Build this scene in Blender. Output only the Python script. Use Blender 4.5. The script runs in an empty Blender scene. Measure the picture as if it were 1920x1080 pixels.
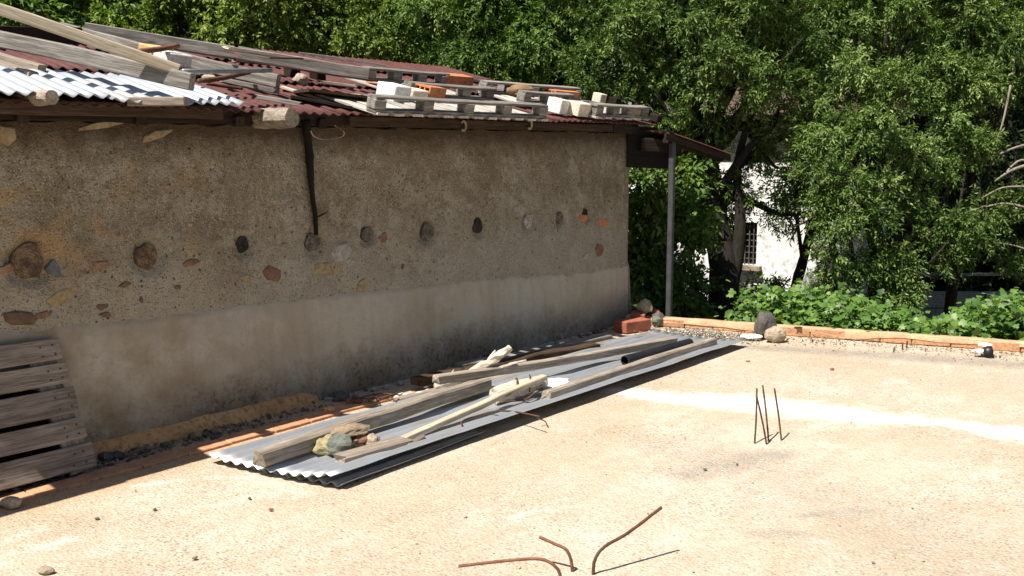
import bpy, bmesh, math, random
import numpy as np
from mathutils import Vector, Matrix, noise

# ------------------------------------------------------------------ camera, sky, sun, exposure
SC = bpy.context.scene
COL = SC.collection
CAM_H, FOC, PITCH = 1.6, 1900.0, math.atan(265 / 1900.0)
cd = bpy.data.cameras.new('camera')
cd.sensor_width = 36.0
cd.lens = FOC / 1920.0 * 36.0
cd.clip_start = 0.05
cd.clip_end = 2000
cam = bpy.data.objects.new('camera', cd)
COL.objects.link(cam)
cam.location = (0, 0, CAM_H)
cam.rotation_euler = (math.pi / 2 - PITCH, 0, 0)
SC.camera = cam

SUN_AZ, SUN_EL = 228.0, 60.0          # clockwise from +Y, elevation
wd = bpy.data.worlds.new('World')
SC.world = wd
wd.use_nodes = True
wn = wd.node_tree
sky = wn.nodes.new('ShaderNodeTexSky')
sky.sky_type = 'NISHITA'
sky.sun_disc = False
sky.sun_elevation = math.radians(SUN_EL)
sky.sun_rotation = math.radians(SUN_AZ)
wn.links.new(sky.outputs[0], wn.nodes['Background'].inputs[0])
wn.nodes['Background'].inputs[1].default_value = 0.05
sl = bpy.data.lights.new('sun', 'SUN')
sl.energy = 5.0
sl.angle = math.radians(0.5)
sl.color = (1.0, 0.945, 0.86)
so = bpy.data.objects.new('sun', sl)
COL.objects.link(so)
_a, _e = math.radians(SUN_AZ), math.radians(SUN_EL)
SUN_DIR = Vector((math.sin(_a) * math.cos(_e), math.cos(_a) * math.cos(_e), math.sin(_e)))
so.rotation_euler = (-SUN_DIR).to_track_quat('-Z', 'Y').to_euler()
so.location = SUN_DIR * 30
vs = SC.view_settings
vs.view_transform = 'Standard'
vs.look = 'None'
vs.gamma = 1.0
vs.use_curve_mapping = False
vs.exposure = 0.82

# ------------------------------------------------------------------ survey helpers (pixel -> place in metres)
CP = Vector((0, 0, CAM_H))
CF = Vector((0, math.cos(PITCH), -math.sin(PITCH)))
CU = Vector((0, math.sin(PITCH), math.cos(PITCH)))
CR = Vector((1, 0, 0))
def ray(x, y): return CF + CR * ((x - 960) / FOC) + CU * ((540 - y) / FOC)
def at(x, y, D): return CP + ray(x, y) * D
def gp(x, y, z=0.0):
    d = ray(x, y)
    return CP + d * ((z - CAM_H) / d.z)
# the shed's frame: x along its wall (away from us), y back into the building, z up; origin at the far bottom corner
SB = Vector((1.044, 9.225, 0))
SW = Vector((0.6198, 0.7848, 0)).normalized()
SV = Vector((-SW.y, SW.x, 0))
MS = Matrix((( SW.x, SV.x, 0, SB.x), (SW.y, SV.y, 0, SB.y), (0, 0, 1, 0), (0, 0, 0, 1)))
MSI = MS.inverted()
def S(u, n, z=0.0): return SB + SW * u - SV * n + Vector((0, 0, z))
SLOPE = math.tan(math.radians(14))
def roof_z(v): return 1.80 + (v + 0.12) * SLOPE
def Rf(u, v, h=0.0): return SB + SW * u + SV * v + Vector((0, 0, roof_z(v) + h))
def rp(x, y, h=0.0):                      # point on the roof slope seen at a pixel, h above it
    nrm = Vector((0, 0, 1)) - SV * SLOPE
    p0 = Rf(0, 0, h)
    d = ray(x, y)
    return CP + d * ((p0 - CP).dot(nrm) / d.dot(nrm))

# ------------------------------------------------------------------ object helpers
WM = {}
def link(o, M=None, parent=None):
    COL.objects.link(o)
    M = M.copy() if M is not None else Matrix.Identity(4)
    WM[o.name] = M
    if parent is not None:
        o.parent = parent
        o.matrix_basis = WM[parent.name].inverted() @ M
    else:
        o.matrix_basis = M
    return o
def tag(o, label=None, cat=None, group=None, kind=None):
    if label: o['label'] = label
    if cat: o['category'] = cat
    if group: o['group'] = group
    if kind: o['kind'] = kind
    return o
def thing(name, loc, label, cat, group=None, M=None):
    o = bpy.data.objects.new(name, None)
    o.empty_display_size = 0.1
    link(o, M if M is not None else Matrix.Translation(Vector(loc)))
    return tag(o, label, cat, group)
def obj(name, me, mat, M=None, parent=None):
    if mat is not None and not me.materials: me.materials.append(mat)
    return link(bpy.data.objects.new(name, me), M, parent)
def mesh_np(name, V, F, attr=None, smooth=False):
    me = bpy.data.meshes.new(name)
    V = np.asarray(V, np.float32); F = np.asarray(F, np.int32)
    k = F.shape[1]
    me.vertices.add(len(V)); me.vertices.foreach_set('co', V.ravel())
    me.loops.add(F.size); me.loops.foreach_set('vertex_index', F.ravel())
    me.polygons.add(len(F))
    me.polygons.foreach_set('loop_start', np.arange(0, F.size, k, dtype=np.int32))
    if smooth: me.polygons.foreach_set('use_smooth', np.ones(len(F), bool))
    for nm, (dom, arr) in (attr or {}).items():
        a = me.attributes.new(nm, 'FLOAT', dom)
        a.data.foreach_set('value', np.asarray(arr, np.float32))
    me.update(calc_edges=True)
    return me
def mesh_pd(name, V, F, smooth=False):
    me = bpy.data.meshes.new(name)
    me.from_pydata([tuple(v) for v in V], [], F)
    if smooth:
        for p in me.polygons: p.use_smooth = True
    me.update()
    return me
def grid_faces(nx, ny):
    i = np.arange(nx - 1)[:, None] * ny + np.arange(ny - 1)[None, :]
    return np.stack([i, i + ny, i + ny + 1, i + 1], -1).reshape(-1, 4)
def axes(p0, p1, up=Vector((0, 0, 1))):
    x = (p1 - p0).normalized()
    y = up.cross(x).normalized()
    z = x.cross(y)
    return Matrix(((x.x, y.x, z.x, p0.x), (x.y, y.y, z.y, p0.y), (x.z, y.z, z.z, p0.z), (0, 0, 0, 1)))
def beam_mesh(L, w, h, seed=0, jit=0.002, ch=0.12, seg=None, bow=0.0, rag=0.0):
    r = random.Random(seed)
    n = seg or max(2, int(L / 0.25) + 1)
    c = ch * min(w, h)
    a, b = w / 2, h / 2
    ring = [(-a + c, -b), (a - c, -b), (a, -b + c), (a, b - c), (a - c, b), (-a + c, b), (-a, b - c), (-a, -b + c)]
    V, F = [], []
    for i in range(n + 1):
        t = i / n
        oy, oz = r.uniform(-jit, jit), r.uniform(-jit, jit) + bow * math.sin(math.pi * t)
        for (y, z) in ring:
            dx = r.uniform(-rag, rag) if i in (0, n) else 0
            V.append((t * L + dx, y + oy + r.uniform(-jit, jit) * .5, z + oz + r.uniform(-jit, jit) * .5))
    for i in range(n):
        for k in range(8):
            q = (k + 1) % 8
            F.append((i * 8 + k, i * 8 + q, (i + 1) * 8 + q, (i + 1) * 8 + k))
    for i, s in ((0, -1), (n, 1)):
        ci = len(V)
        V.append((i / n * L + r.uniform(-rag, rag), 0, bow * math.sin(math.pi * i / n)))
        for k in range(8):
            q = (k + 1) % 8
            F.append((ci, i * 8 + q, i * 8 + k) if s < 0 else (ci, i * 8 + k, i * 8 + q))
    return mesh_pd('beam', V, F)
def beam(name, p0, p1, w, h, mat, parent=None, seed=0, up=Vector((0, 0, 1)), **kw):
    return obj(name, beam_mesh((p1 - p0).length, w, h, seed, **kw), mat, axes(p0, p1, up), parent)
def smooth_path(P, sub=5):
    P = [Vector(p) for p in P]
    out = []
    for i in range(len(P) - 1):
        a, b, c, d = P[max(i - 1, 0)], P[i], P[i + 1], P[min(i + 2, len(P) - 1)]
        for k in range(sub):
            t = k / sub
            out.append(0.5 * ((2 * b) + (c - a) * t + (2 * a - 5 * b + 4 * c - d) * t * t + (3 * b - a - 3 * c + d) * t ** 3))
    out.append(P[-1])
    return out
def tube_mesh(P, R, n=8, seed=0, rough=0.0, smooth=True):
    P = [Vector(p) for p in P]
    m = len(P)
    if not hasattr(R, '__len__'): R = [R] * m
    R = np.interp(np.linspace(0, 1, m), np.linspace(0, 1, len(R)), R)
    r = random.Random(seed)
    V, F = [], []
    nrm = None
    for i in range(m):
        t = (P[min(i + 1, m - 1)] - P[max(i - 1, 0)]).normalized()
        if nrm is None:
            nrm = t.orthogonal().normalized()
        nrm = (nrm - t * nrm.dot(t)).normalized()
        bn = t.cross(nrm)
        for k in range(n):
            a = 2 * math.pi * k / n
            V.append(P[i] + (nrm * math.cos(a) + bn * math.sin(a)) * R[i] * (1 + r.uniform(-rough, rough)))
    for i in range(m - 1):
        for k in range(n):
            q = (k + 1) % n
            F.append((i * n + k, i * n + q, (i + 1) * n + q, (i + 1) * n + k))
    F.append(tuple(range(n - 1, -1, -1)))
    F.append(tuple((m - 1) * n + k for k in range(n)))
    return mesh_pd('tube', V, F, smooth)
def tube(name, P, R, mat, parent=None, sub=5, **kw):
    P = [Vector(p) for p in P]
    o0 = P[0].copy()
    Q = smooth_path([p - o0 for p in P], sub) if sub > 1 else [p - o0 for p in P]
    return obj(name, tube_mesh(Q, R, **kw), mat, Matrix.Translation(o0), parent)
def rock_mesh(rx, ry, rz, seed=0, sub=3, amp=0.28, freq=1.6, facet=True):
    bm = bmesh.new()
    bmesh.ops.create_icosphere(bm, subdivisions=sub, radius=1)
    off = Vector((seed * 7.13, seed * 3.7, seed * 1.9))
    for v in bm.verts:
        d = v.co.normalized()
        k = 1 + amp * noise.noise(d * freq + off) + amp * .35 * noise.noise(d * freq * 3 + off) + amp * .12 * noise.noise(d * freq * 9 + off)
        v.co = Vector((d.x * rx, d.y * ry, d.z * rz)) * k
    me = bpy.data.meshes.new('rock')
    bm.to_mesh(me); bm.free()
    if not facet:
        for p in me.polygons: p.use_smooth = True
    return me
def boxes_mesh(bl, bevel=0.0):
    bm = bmesh.new()
    for (c, s) in bl:
        g = bmesh.ops.create_cube(bm, size=1)
        for v in g['verts']:
            v.co = Vector((v.co.x * s[0] + c[0], v.co.y * s[1] + c[1], v.co.z * s[2] + c[2]))
    if bevel:
        bmesh.ops.bevel(bm, geom=bm.edges[:], offset=bevel, segments=1, affect='EDGES')
    me = bpy.data.meshes.new('box')
    bm.to_mesh(me); bm.free()
    return me
def rotz(a): return Matrix.Rotation(a, 4, 'Z')
def T(p): return Matrix.Translation(Vector(p))

# ------------------------------------------------------------------ materials
class NT:
    def __init__(s, name):
        s.m = bpy.data.materials.new(name)
        s.m.use_nodes = True
        s.t = s.m.node_tree
        s.b = s.t.nodes['Principled BSDF']
        s.out = s.t.nodes['Material Output']
        s.tc = s.t.nodes.new('ShaderNodeTexCoord')
        s.oi = s.t.nodes.new('ShaderNodeObjectInfo')
    def L(s, a, b): s.t.links.new(a, b)
    def N(s, ty, **kw):
        n = s.t.nodes.new(ty)
        for k, v in kw.items(): setattr(n, k, v)
        return n
    def mapping(s, scale=(1, 1, 1), rand=True, src=None):
        mp = s.N('ShaderNodeMapping')
        mp.inputs['Scale'].default_value = scale
        s.L(src or s.tc.outputs['Object'], mp.inputs['Vector'])
        if rand:
            mu = s.N('ShaderNodeMath', operation='MULTIPLY')
            mu.inputs[1].default_value = 57.0
            s.L(s.oi.outputs['Random'], mu.inputs[0])
            s.L(mu.outputs[0], mp.inputs['Location'])
        return mp.outputs[0]
    def noise(s, vec, scale=5, detail=4, rough=.55, dist=0.0):
        n = s.N('ShaderNodeTexNoise')
        n.inputs['Scale'].default_value = scale
        n.inputs['Detail'].default_value = detail
        n.inputs['Roughness'].default_value = rough
        n.inputs['Distortion'].default_value = dist
        if vec is not None: s.L(vec, n.inputs['Vector'])
        return n.outputs['Fac']
    def voro(s, vec, scale=20, feature='F1'):
        n = s.N('ShaderNodeTexVoronoi', feature=feature)
        n.inputs['Scale'].default_value = scale
        s.L(vec, n.inputs['Vector'])
        return n
    def ramp(s, fac, stops):
        r = s.N('ShaderNodeValToRGB')
        e = r.color_ramp.elements
        while len(e) < len(stops): e.new(0.5)
        for k, (p, c) in enumerate(stops):
            e[k].position = p
            e[k].color = (c, c, c, 1) if not hasattr(c, '__len__') else (*c, 1)
        s.L(fac, r.inputs[0])
        return r.outputs[0]
    def mix(s, fac, a, b, mode='MIX'):
        n = s.N('ShaderNodeMix', data_type='RGBA', blend_type=mode)
        for ix, v in ((0, fac), (6, a), (7, b)):
            sock = n.inputs[ix]
            if hasattr(v, 'is_output'): s.L(v, sock)
            elif ix == 0: sock.default_value = v
            elif hasattr(v, '__len__'): sock.default_value = (*v, 1)
            else: sock.default_value = (v, v, v, 1)
        return n.outputs[2]
    def math(s, op, a, b=0.0, clamp=False):
        n = s.N('ShaderNodeMath', operation=op)
        n.use_clamp = clamp
        for sock, v in ((n.inputs[0], a), (n.inputs[1], b)):
            if hasattr(v, 'is_output'): s.L(v, sock)
            else: sock.default_value = v
        return n.outputs[0]
    def attr(s, nm):
        n = s.N('ShaderNodeAttribute', attribute_name=nm)
        return n.outputs['Fac']
    def bump(s, h, strength=.4, dist=.01):
        n = s.N('ShaderNodeBump')
        n.inputs['Strength'].default_value = strength
        n.inputs['Distance'].default_value = dist
        s.L(h, n.inputs['Height'])
        s.L(n.outputs[0], s.b.inputs['Normal'])
    def fin(s, color, rough=.85, metal=0.0, spec=.3):
        if hasattr(color, 'is_output'): s.L(color, s.b.inputs['Base Color'])
        else: s.b.inputs['Base Color'].default_value = (*color, 1)
        if hasattr(rough, 'is_output'): s.L(rough, s.b.inputs['Roughness'])
        else: s.b.inputs['Roughness'].default_value = rough
        s.b.inputs['Metallic'].default_value = metal
        s.b.inputs['Specular IOR Level'].default_value = spec
        return s.m
def wood(name, dark, mid, light, var=.25, stain=.4):
    t = NT(name)
    g = t.mapping((2.2, 42, 42))
    v = t.mapping((1, 1, 1))
    grain = t.noise(g, 1.0, 6, .65, .6)
    fine = t.noise(t.mapping((9, 190, 190)), 1.0, 3, .6)
    c = t.ramp(grain, [(.28, dark), (.5, mid), (.72, light)])
    c = t.mix(t.ramp(fine, [(.36, .75), (.52, 0.0)]), c, dark)
    blot = t.ramp(t.noise(v, 6, 4), [(.42, 0.0), (.68, stain)])
    c = t.mix(blot, c, tuple(x * .45 for x in mid))
    knots = t.voro(t.mapping((2.5, 12, 12)), 1.0)
    c = t.mix(t.ramp(knots.outputs['Distance'], [(.05, .8), (.13, 0.0)]), c, tuple(x * .4 for x in dark))
    rnd = t.N('ShaderNodeMapRange')
    t.L(t.oi.outputs['Random'], rnd.inputs[0])
    rnd.inputs[3].default_value = 1 - var; rnd.inputs[4].default_value = 1 + var
    c = t.mix(1.0, c, rnd.outputs[0], 'MULTIPLY')
    t.bump(t.math('ADD', grain, t.math('MULTIPLY', fine, .5)), .7, .004)
    return t.fin(c, .85, 0, .2)
M = {}
M['wood_grey'] = wood('weathered_grey_wood', (.09, .078, .066), (.235, .215, .19), (.38, .355, .32))
M['wood_tan'] = wood('sunbleached_tan_wood', (.14, .112, .085), (.305, .255, .20), (.46, .405, .335), .15)
M['wood_pale'] = wood('pale_new_wood', (.25, .20, .135), (.46, .39, .285), (.62, .55, .43), .1, .25)
M['wood_pallet'] = wood('pallet_wood', (.12, .088, .066), (.27, .22, .178), (.41, .35, .295), .18)
M['wood_bleached'] = wood('bleached_roof_pallet_wood', (.22, .19, .16), (.5, .46, .41), (.68, .64, .58), .2, .25)
M['wood_dark'] = wood('dark_shade_wood', (.012, .008, .006), (.028, .018, .012), (.05, .032, .022), .3)  # dark wood, deepened to hold the shade under eaves, porch and pallet
M['wood_brown'] = wood('brown_board_wood', (.025, .015, .009), (.06, .037, .023), (.10, .066, .044), .3)  # brown darkened so the eave boards carry the shade under the roof
M['driftwood'] = wood('splintered_bleached_wood', (.3, .24, .17), (.58, .51, .41), (.74, .68, .58), .05, .15)

def plain(name, col, rough=.85, metal=0, var=.3, sc=14, bump=.4, bd=.006, spec=.3, dark=.55):
    t = NT(name)
    v = t.mapping((1, 1, 1))
    n1 = t.noise(v, sc, 5, .62)
    n2 = t.noise(v, sc * 7, 3, .6)
    c = t.mix(t.ramp(n1, [(.3, 0.0), (.7, 1.0)]), tuple(x * dark for x in col), tuple(min(.9, x * 1.25) for x in col))
    c = t.mix(t.ramp(n2, [(.33, .6), (.5, 0.0)]), c, tuple(x * .4 for x in col))
    t.bump(t.math('ADD', n1, t.math('MULTIPLY', n2, .5)), bump, bd)
    return t.fin(c, rough, metal, spec)
M['rust'] = plain('rusty_iron', (.115, .056, .034), .8, .1, sc=40, spec=.3)
M['rust_light'] = plain('orange_rusted_iron', (.24, .105, .06), .8, .1, sc=40, spec=.3)
M['steel'] = plain('dull_grey_steel', (.22, .23, .24), .5, .5, sc=20, spec=.4, dark=.8)
M['post'] = plain('grey_painted_post', (.07, .073, .076), .6, .2, sc=12, dark=.7)
M['brick_red'] = plain('red_brick', (.33, .115, .07), .9, sc=18, dark=.7)
M['brick_orange'] = plain('orange_brick', (.5, .19, .09), .9, sc=12, dark=.75)
M['brick_cream'] = plain('cream_block', (.66, .58, .45), .9, sc=10, dark=.85)
M['brick_yellow'] = plain('yellow_brick', (.62, .40, .17), .9, sc=10, dark=.8)
M['white_block'] = plain('white_block', (.74, .72, .68), .9, sc=10, dark=.88)
M['stone_grey'] = plain('grey_green_stone', (.15, .165, .135), .9, sc=16, bump=.7)
M['stone_yellow'] = plain('yellow_lichen_stone', (.36, .30, .16), .9, sc=20, bump=.7)
M['stone_brown'] = plain('brown_stone', (.27, .2, .13), .9, sc=20, bump=.7)
M['stone_tan'] = plain('tan_stone', (.38, .31, .22), .9, sc=16, bump=.7)
M['stone_dark'] = plain('dark_stone', (.115, .103, .09), .9, sc=16, bump=.7)
M['wall_yellow'] = plain('ochre_wall_stone', (.36, .265, .145), .9, sc=30)
M['wall_orange'] = plain('orange_wall_stone', (.32, .195, .115), .9, sc=30)
M['wall_blue'] = plain('blue_grey_wall_stone', (.15, .155, .165), .9, sc=30)
M['wall_rust'] = plain('rust_wall_stone', (.24, .125, .08), .9, sc=30)
M['wall_pale'] = plain('pale_mortar', (.37, .335, .28), .9, sc=30)
M['wall_brown'] = plain('brown_wall_stone', (.17, .11, .07), .9, sc=18)
M['maroon'] = plain('maroon_painted_sheet', (.105, .040, .034), .6, sc=4, bump=.08, spec=.3, dark=.8)
M['plastic_black'] = plain('black_plastic_pipe', (.018, .018, .02), .45, sc=20, bump=.05, spec=.5)
M['brick_dusty'] = plain('dusty_clay', (.50, .265, .145), .95, sc=6, dark=.75)
M['char_shade'] = plain('char_shade_black', (.009, .0065, .005), .9, sc=30)  # black of the burnt pole, also painted shade under the porch
M['edging_mortar'] = plain('orange_mortar', (.54, .335, .20), .95, sc=9, dark=.75)
M['straw'] = plain('dry_straw', (.5, .4, .22), .9, sc=20)
M['nest'] = plain('brown_dry_stalks', (.24, .15, .08), .9, sc=20)
M['roof_tile'] = plain('old_roof_tile', (.10, .07, .05), .9, sc=3)
M['window_dark'] = plain('dark_window_glass', (.015, .016, .018), .15, sc=2, bump=.02, spec=.5)
M['house_white'] = plain('white_house_paint', (.80, .78, .75), .9, sc=2, dark=.93, bump=.2)
M['low_wall'] = plain('old_grey_block', (.27, .265, .25), .9, sc=6, dark=.7)
M['soil'] = None

# galvanised sheet
def galv(name, base, metal):
    t = NT(name)
    v = t.mapping((.6, 9, 3))
    n = t.noise(v, 1.5, 5, .6)
    n2 = t.noise(t.mapping((1, 1, 1)), 5, 4, .6)
    c = t.mix(t.ramp(n, [(.3, 0.0), (.7, 1.0)]), tuple(x * .82 for x in base), base)
    c = t.mix(t.ramp(n2, [(.52, 0.0), (.74, .55)]), c, (.34, .27, .2))
    c = t.mix(t.ramp(t.noise(t.mapping((1, 1, 1)), 22, 5, .7), [(.66, 0.0), (.72, .8)]), c, (.24, .13, .08))
    t.bump(n, .12, .004)
    return t.fin(c, t.math('ADD', t.math('MULTIPLY', n2, .25), .36), metal, .5)
M['galv'] = galv('galvanised_sheet', (.44, .46, .48), .55)
M['galv_roof'] = galv('galvanised_roof_sheet', (.45, .49, .53), .35)

# end grain for log ends
def endgrain(name, base):
    t = NT(name)
    v = t.mapping((1, 1, 1), rand=False)
    ln = t.N('ShaderNodeVectorMath', operation='LENGTH')
    mp = t.N('ShaderNodeMapping'); mp.inputs['Scale'].default_value = (1, 0.05, 1)
    t.L(v, mp.inputs[0]); t.L(mp.outputs[0], ln.inputs[0])
    w = t.math('ADD', t.math('MULTIPLY', ln.outputs['Value'], 420.0), t.math('MULTIPLY', t.noise(v, 30, 3), 9.0))
    rings = t.math('ADD', t.math('MULTIPLY', t.math('SINE', w), .5), .5)
    c = t.mix(rings, tuple(x * .6 for x in base), base)
    c = t.mix(t.ramp(t.noise(t.mapping((1, 1, 1)), 28, 5, .7), [(.4, 1.0), (.6, 0.0)]), c, tuple(x * .3 for x in base))
    t.bump(t.noise(v, 60, 4, .7), .8, .008)
    return t.fin(c, .9)
M['log_grey'] = endgrain('log_end_grey', (.23, .19, .15))
M['log_dark'] = endgrain('log_end_dark', (.05, .042, .036))
M['log_brown'] = endgrain('log_end_brown', (.25, .165, .10))
M['log_white'] = endgrain('log_end_white', (.60, .55, .48))

# rough render of the upper wall (object coordinates = the shed's frame)
def wall_rough():
    t = NT('rough_render')
    v = t.tc.outputs['Object']
    big = t.noise(v, 2.2, 7, .68)
    med = t.noise(v, 9, 5, .6)
    c = t.ramp(big, [(.36, (.175, .138, .092)), (.52, (.240, .200, .146)), (.66, (.315, .283, .228))])
    c = t.mix(t.ramp(med, [(.34, .75), (.56, 0.0)]), c, (.165, .128, .085))
    patchy = t.ramp(t.noise(v, 4.2, 6, .72), [(.53, 0.0), (.57, .55)])
    c = t.mix(patchy, c, (.315, .28, .22))
    mid = t.ramp(t.noise(v, 34, 4, .7), [(.36, .6), (.5, 0.0)])
    c = t.mix(mid, c, (.12, .092, .06))
    # ochre washes where the render is thin (towards the near end, under the eave)
    sep = t.N('ShaderNodeSeparateXYZ'); t.L(v, sep.inputs[0])
    near = t.ramp(t.math('ADD', t.math('MULTIPLY', sep.outputs[0], -.35), -1.35), [(0.0, 0.0), (.6, 1.0)])
    och = t.math('MULTIPLY', near, t.ramp(t.noise(v, 3.2, 4, .6, .5), [(.52, 0.0), (.66, .75)]))
    c = t.mix(och, c, (.37, .22, .09))
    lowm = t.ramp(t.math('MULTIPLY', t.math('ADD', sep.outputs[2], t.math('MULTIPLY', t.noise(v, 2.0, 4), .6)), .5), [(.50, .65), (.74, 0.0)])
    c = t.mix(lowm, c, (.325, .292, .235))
    # gravel grains and pores of the pebble dash
    vo = t.voro(v, 95)
    sp = t.N('ShaderNodeSeparateColor'); t.L(vo.outputs['Color'], sp.inputs[0])
    dot = t.ramp(vo.outputs['Distance'], [(.30, 1.0), (.42, 0.0)])
    dk = t.math('MULTIPLY', dot, t.ramp(sp.outputs[0], [(.58, 0.0), (.68, .8)]))
    c = t.mix(dk, c, (.055, .042, .032))
    lt = t.math('MULTIPLY', dot, t.ramp(sp.outputs[1], [(.80, 0.0), (.84, .7)]))
    c = t.mix(lt, c, (.45, .40, .32))
    vo2 = t.voro(v, 30)
    sp2 = t.N('ShaderNodeSeparateColor'); t.L(vo2.outputs['Color'], sp2.inputs[0])
    dk2 = t.math('MULTIPLY', t.ramp(vo2.outputs['Distance'], [(.2, 1.0), (.3, 0.0)]), t.ramp(sp2.outputs[0], [(.88, 0.0), (.9, .85)]))
    c = t.mix(dk2, c, (.06, .045, .035))
    # ragged dark tone just below the wall plate
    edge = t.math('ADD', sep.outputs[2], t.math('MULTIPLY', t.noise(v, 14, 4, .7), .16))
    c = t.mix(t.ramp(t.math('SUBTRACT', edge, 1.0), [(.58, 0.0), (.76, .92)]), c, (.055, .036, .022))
    c = t.mix(1.0, c, (1.24, 1.24, 1.20), 'MULTIPLY')
    h = t.math('ADD', t.noise(v, 60, 4, .7), t.math('MULTIPLY', vo.outputs['Distance'], .8))
    t.bump(h, .8, .012)
    return t.fin(c, .95, 0, .15)
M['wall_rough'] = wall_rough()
def wall_smooth():
    t = NT('smooth_render')
    v = t.tc.outputs['Object']
    sep = t.N('ShaderNodeSeparateXYZ'); t.L(v, sep.inputs[0])
    big = t.noise(v, 1.7, 5, .6)
    c = t.ramp(big, [(.3, (.37, .305, .22)), (.5, (.455, .395, .305)), (.7, (.475, .43, .355))])
    st = t.N('ShaderNodeMapping'); st.inputs['Scale'].default_value = (14, 1, 1.6); t.L(v, st.inputs[0])
    c = t.mix(t.ramp(t.noise(st.outputs[0], 1.0, 4, .6), [(.5, 0.0), (.8, .35)]), c, (.26, .21, .15))
    c = t.mix(t.ramp(t.noise(v, 60, 3, .6), [(.34, .25), (.45, 0.0)]), c, (.2, .165, .12))
    topm = t.ramp(t.math('ADD', sep.outputs[2], t.math('MULTIPLY', t.math('SUBTRACT', t.noise(v, 7, 7, .75), .5), .55)), [(.48, 0.0), (.68, .85)])
    c = t.mix(topm, c, (.34, .305, .25))
    nearm = t.ramp(t.math('ADD', t.math('MULTIPLY', sep.outputs[0], -.45), -1.6), [(0.0, 0.0), (.7, 1.0)])
    c = t.mix(t.math('MULTIPLY', nearm, t.ramp(t.noise(v, 4, 5, .65), [(.40, 0.0), (.62, .75)])), c, (.25, .19, .11))
    # damp and mould creeping up from the ground: strongest between the pallet and the sheets
    hgt = t.math('ADD', sep.outputs[2], t.math('MULTIPLY', t.noise(v, 7, 6, .72), -.42))
    band = t.ramp(t.math('ADD', hgt, .5), [(.36, 1.0), (.62, 0.0)])
    band = t.math('MULTIPLY', band, t.ramp(t.noise(v, 1.1, 3), [(.35, .35), (.6, 1.0)]))
    c = t.mix(t.math('MULTIPLY', band, .78), c, (.13, .086, .045))
    speck = t.ramp(t.noise(v, 38, 4, .75), [(.5, 0.0), (.62, .8)])
    c = t.mix(t.math('MULTIPLY', speck, band), c, (.06, .042, .025))
    white = t.ramp(t.noise(v, 9, 4, .6), [(.60, 0.0), (.66, .8)])
    wl = t.ramp(sep.outputs[2], [(.0, 1.0), (.20, 0.0)])
    c = t.mix(t.math('MULTIPLY', white, wl), c, (.46, .44, .40))
    t.bump(t.math('ADD', t.noise(v, 26, 5, .65), t.math('MULTIPLY', t.noise(v, 150, 3), .3)), .45, .008)
    return t.fin(c, .92, 0, .2)
M['wall_smooth'] = wall_smooth()
def fillet_mat():
    t = NT('ochre_mortar')
    v = t.tc.outputs['Object']
    c = t.ramp(t.noise(v, 6, 5, .65), [(.3, (.50, .25, .10)), (.55, (.68, .37, .16)), (.75, (.70, .50, .31))])
    c = t.mix(t.ramp(t.noise(v, 40, 4, .7), [(.36, .7), (.5, 0.0)]), c, (.2, .11, .055))
    t.bump(t.noise(v, 50, 4, .7), .6, .01)
    return t.fin(c, .95, 0, .15)
M['fillet'] = fillet_mat()

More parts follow.
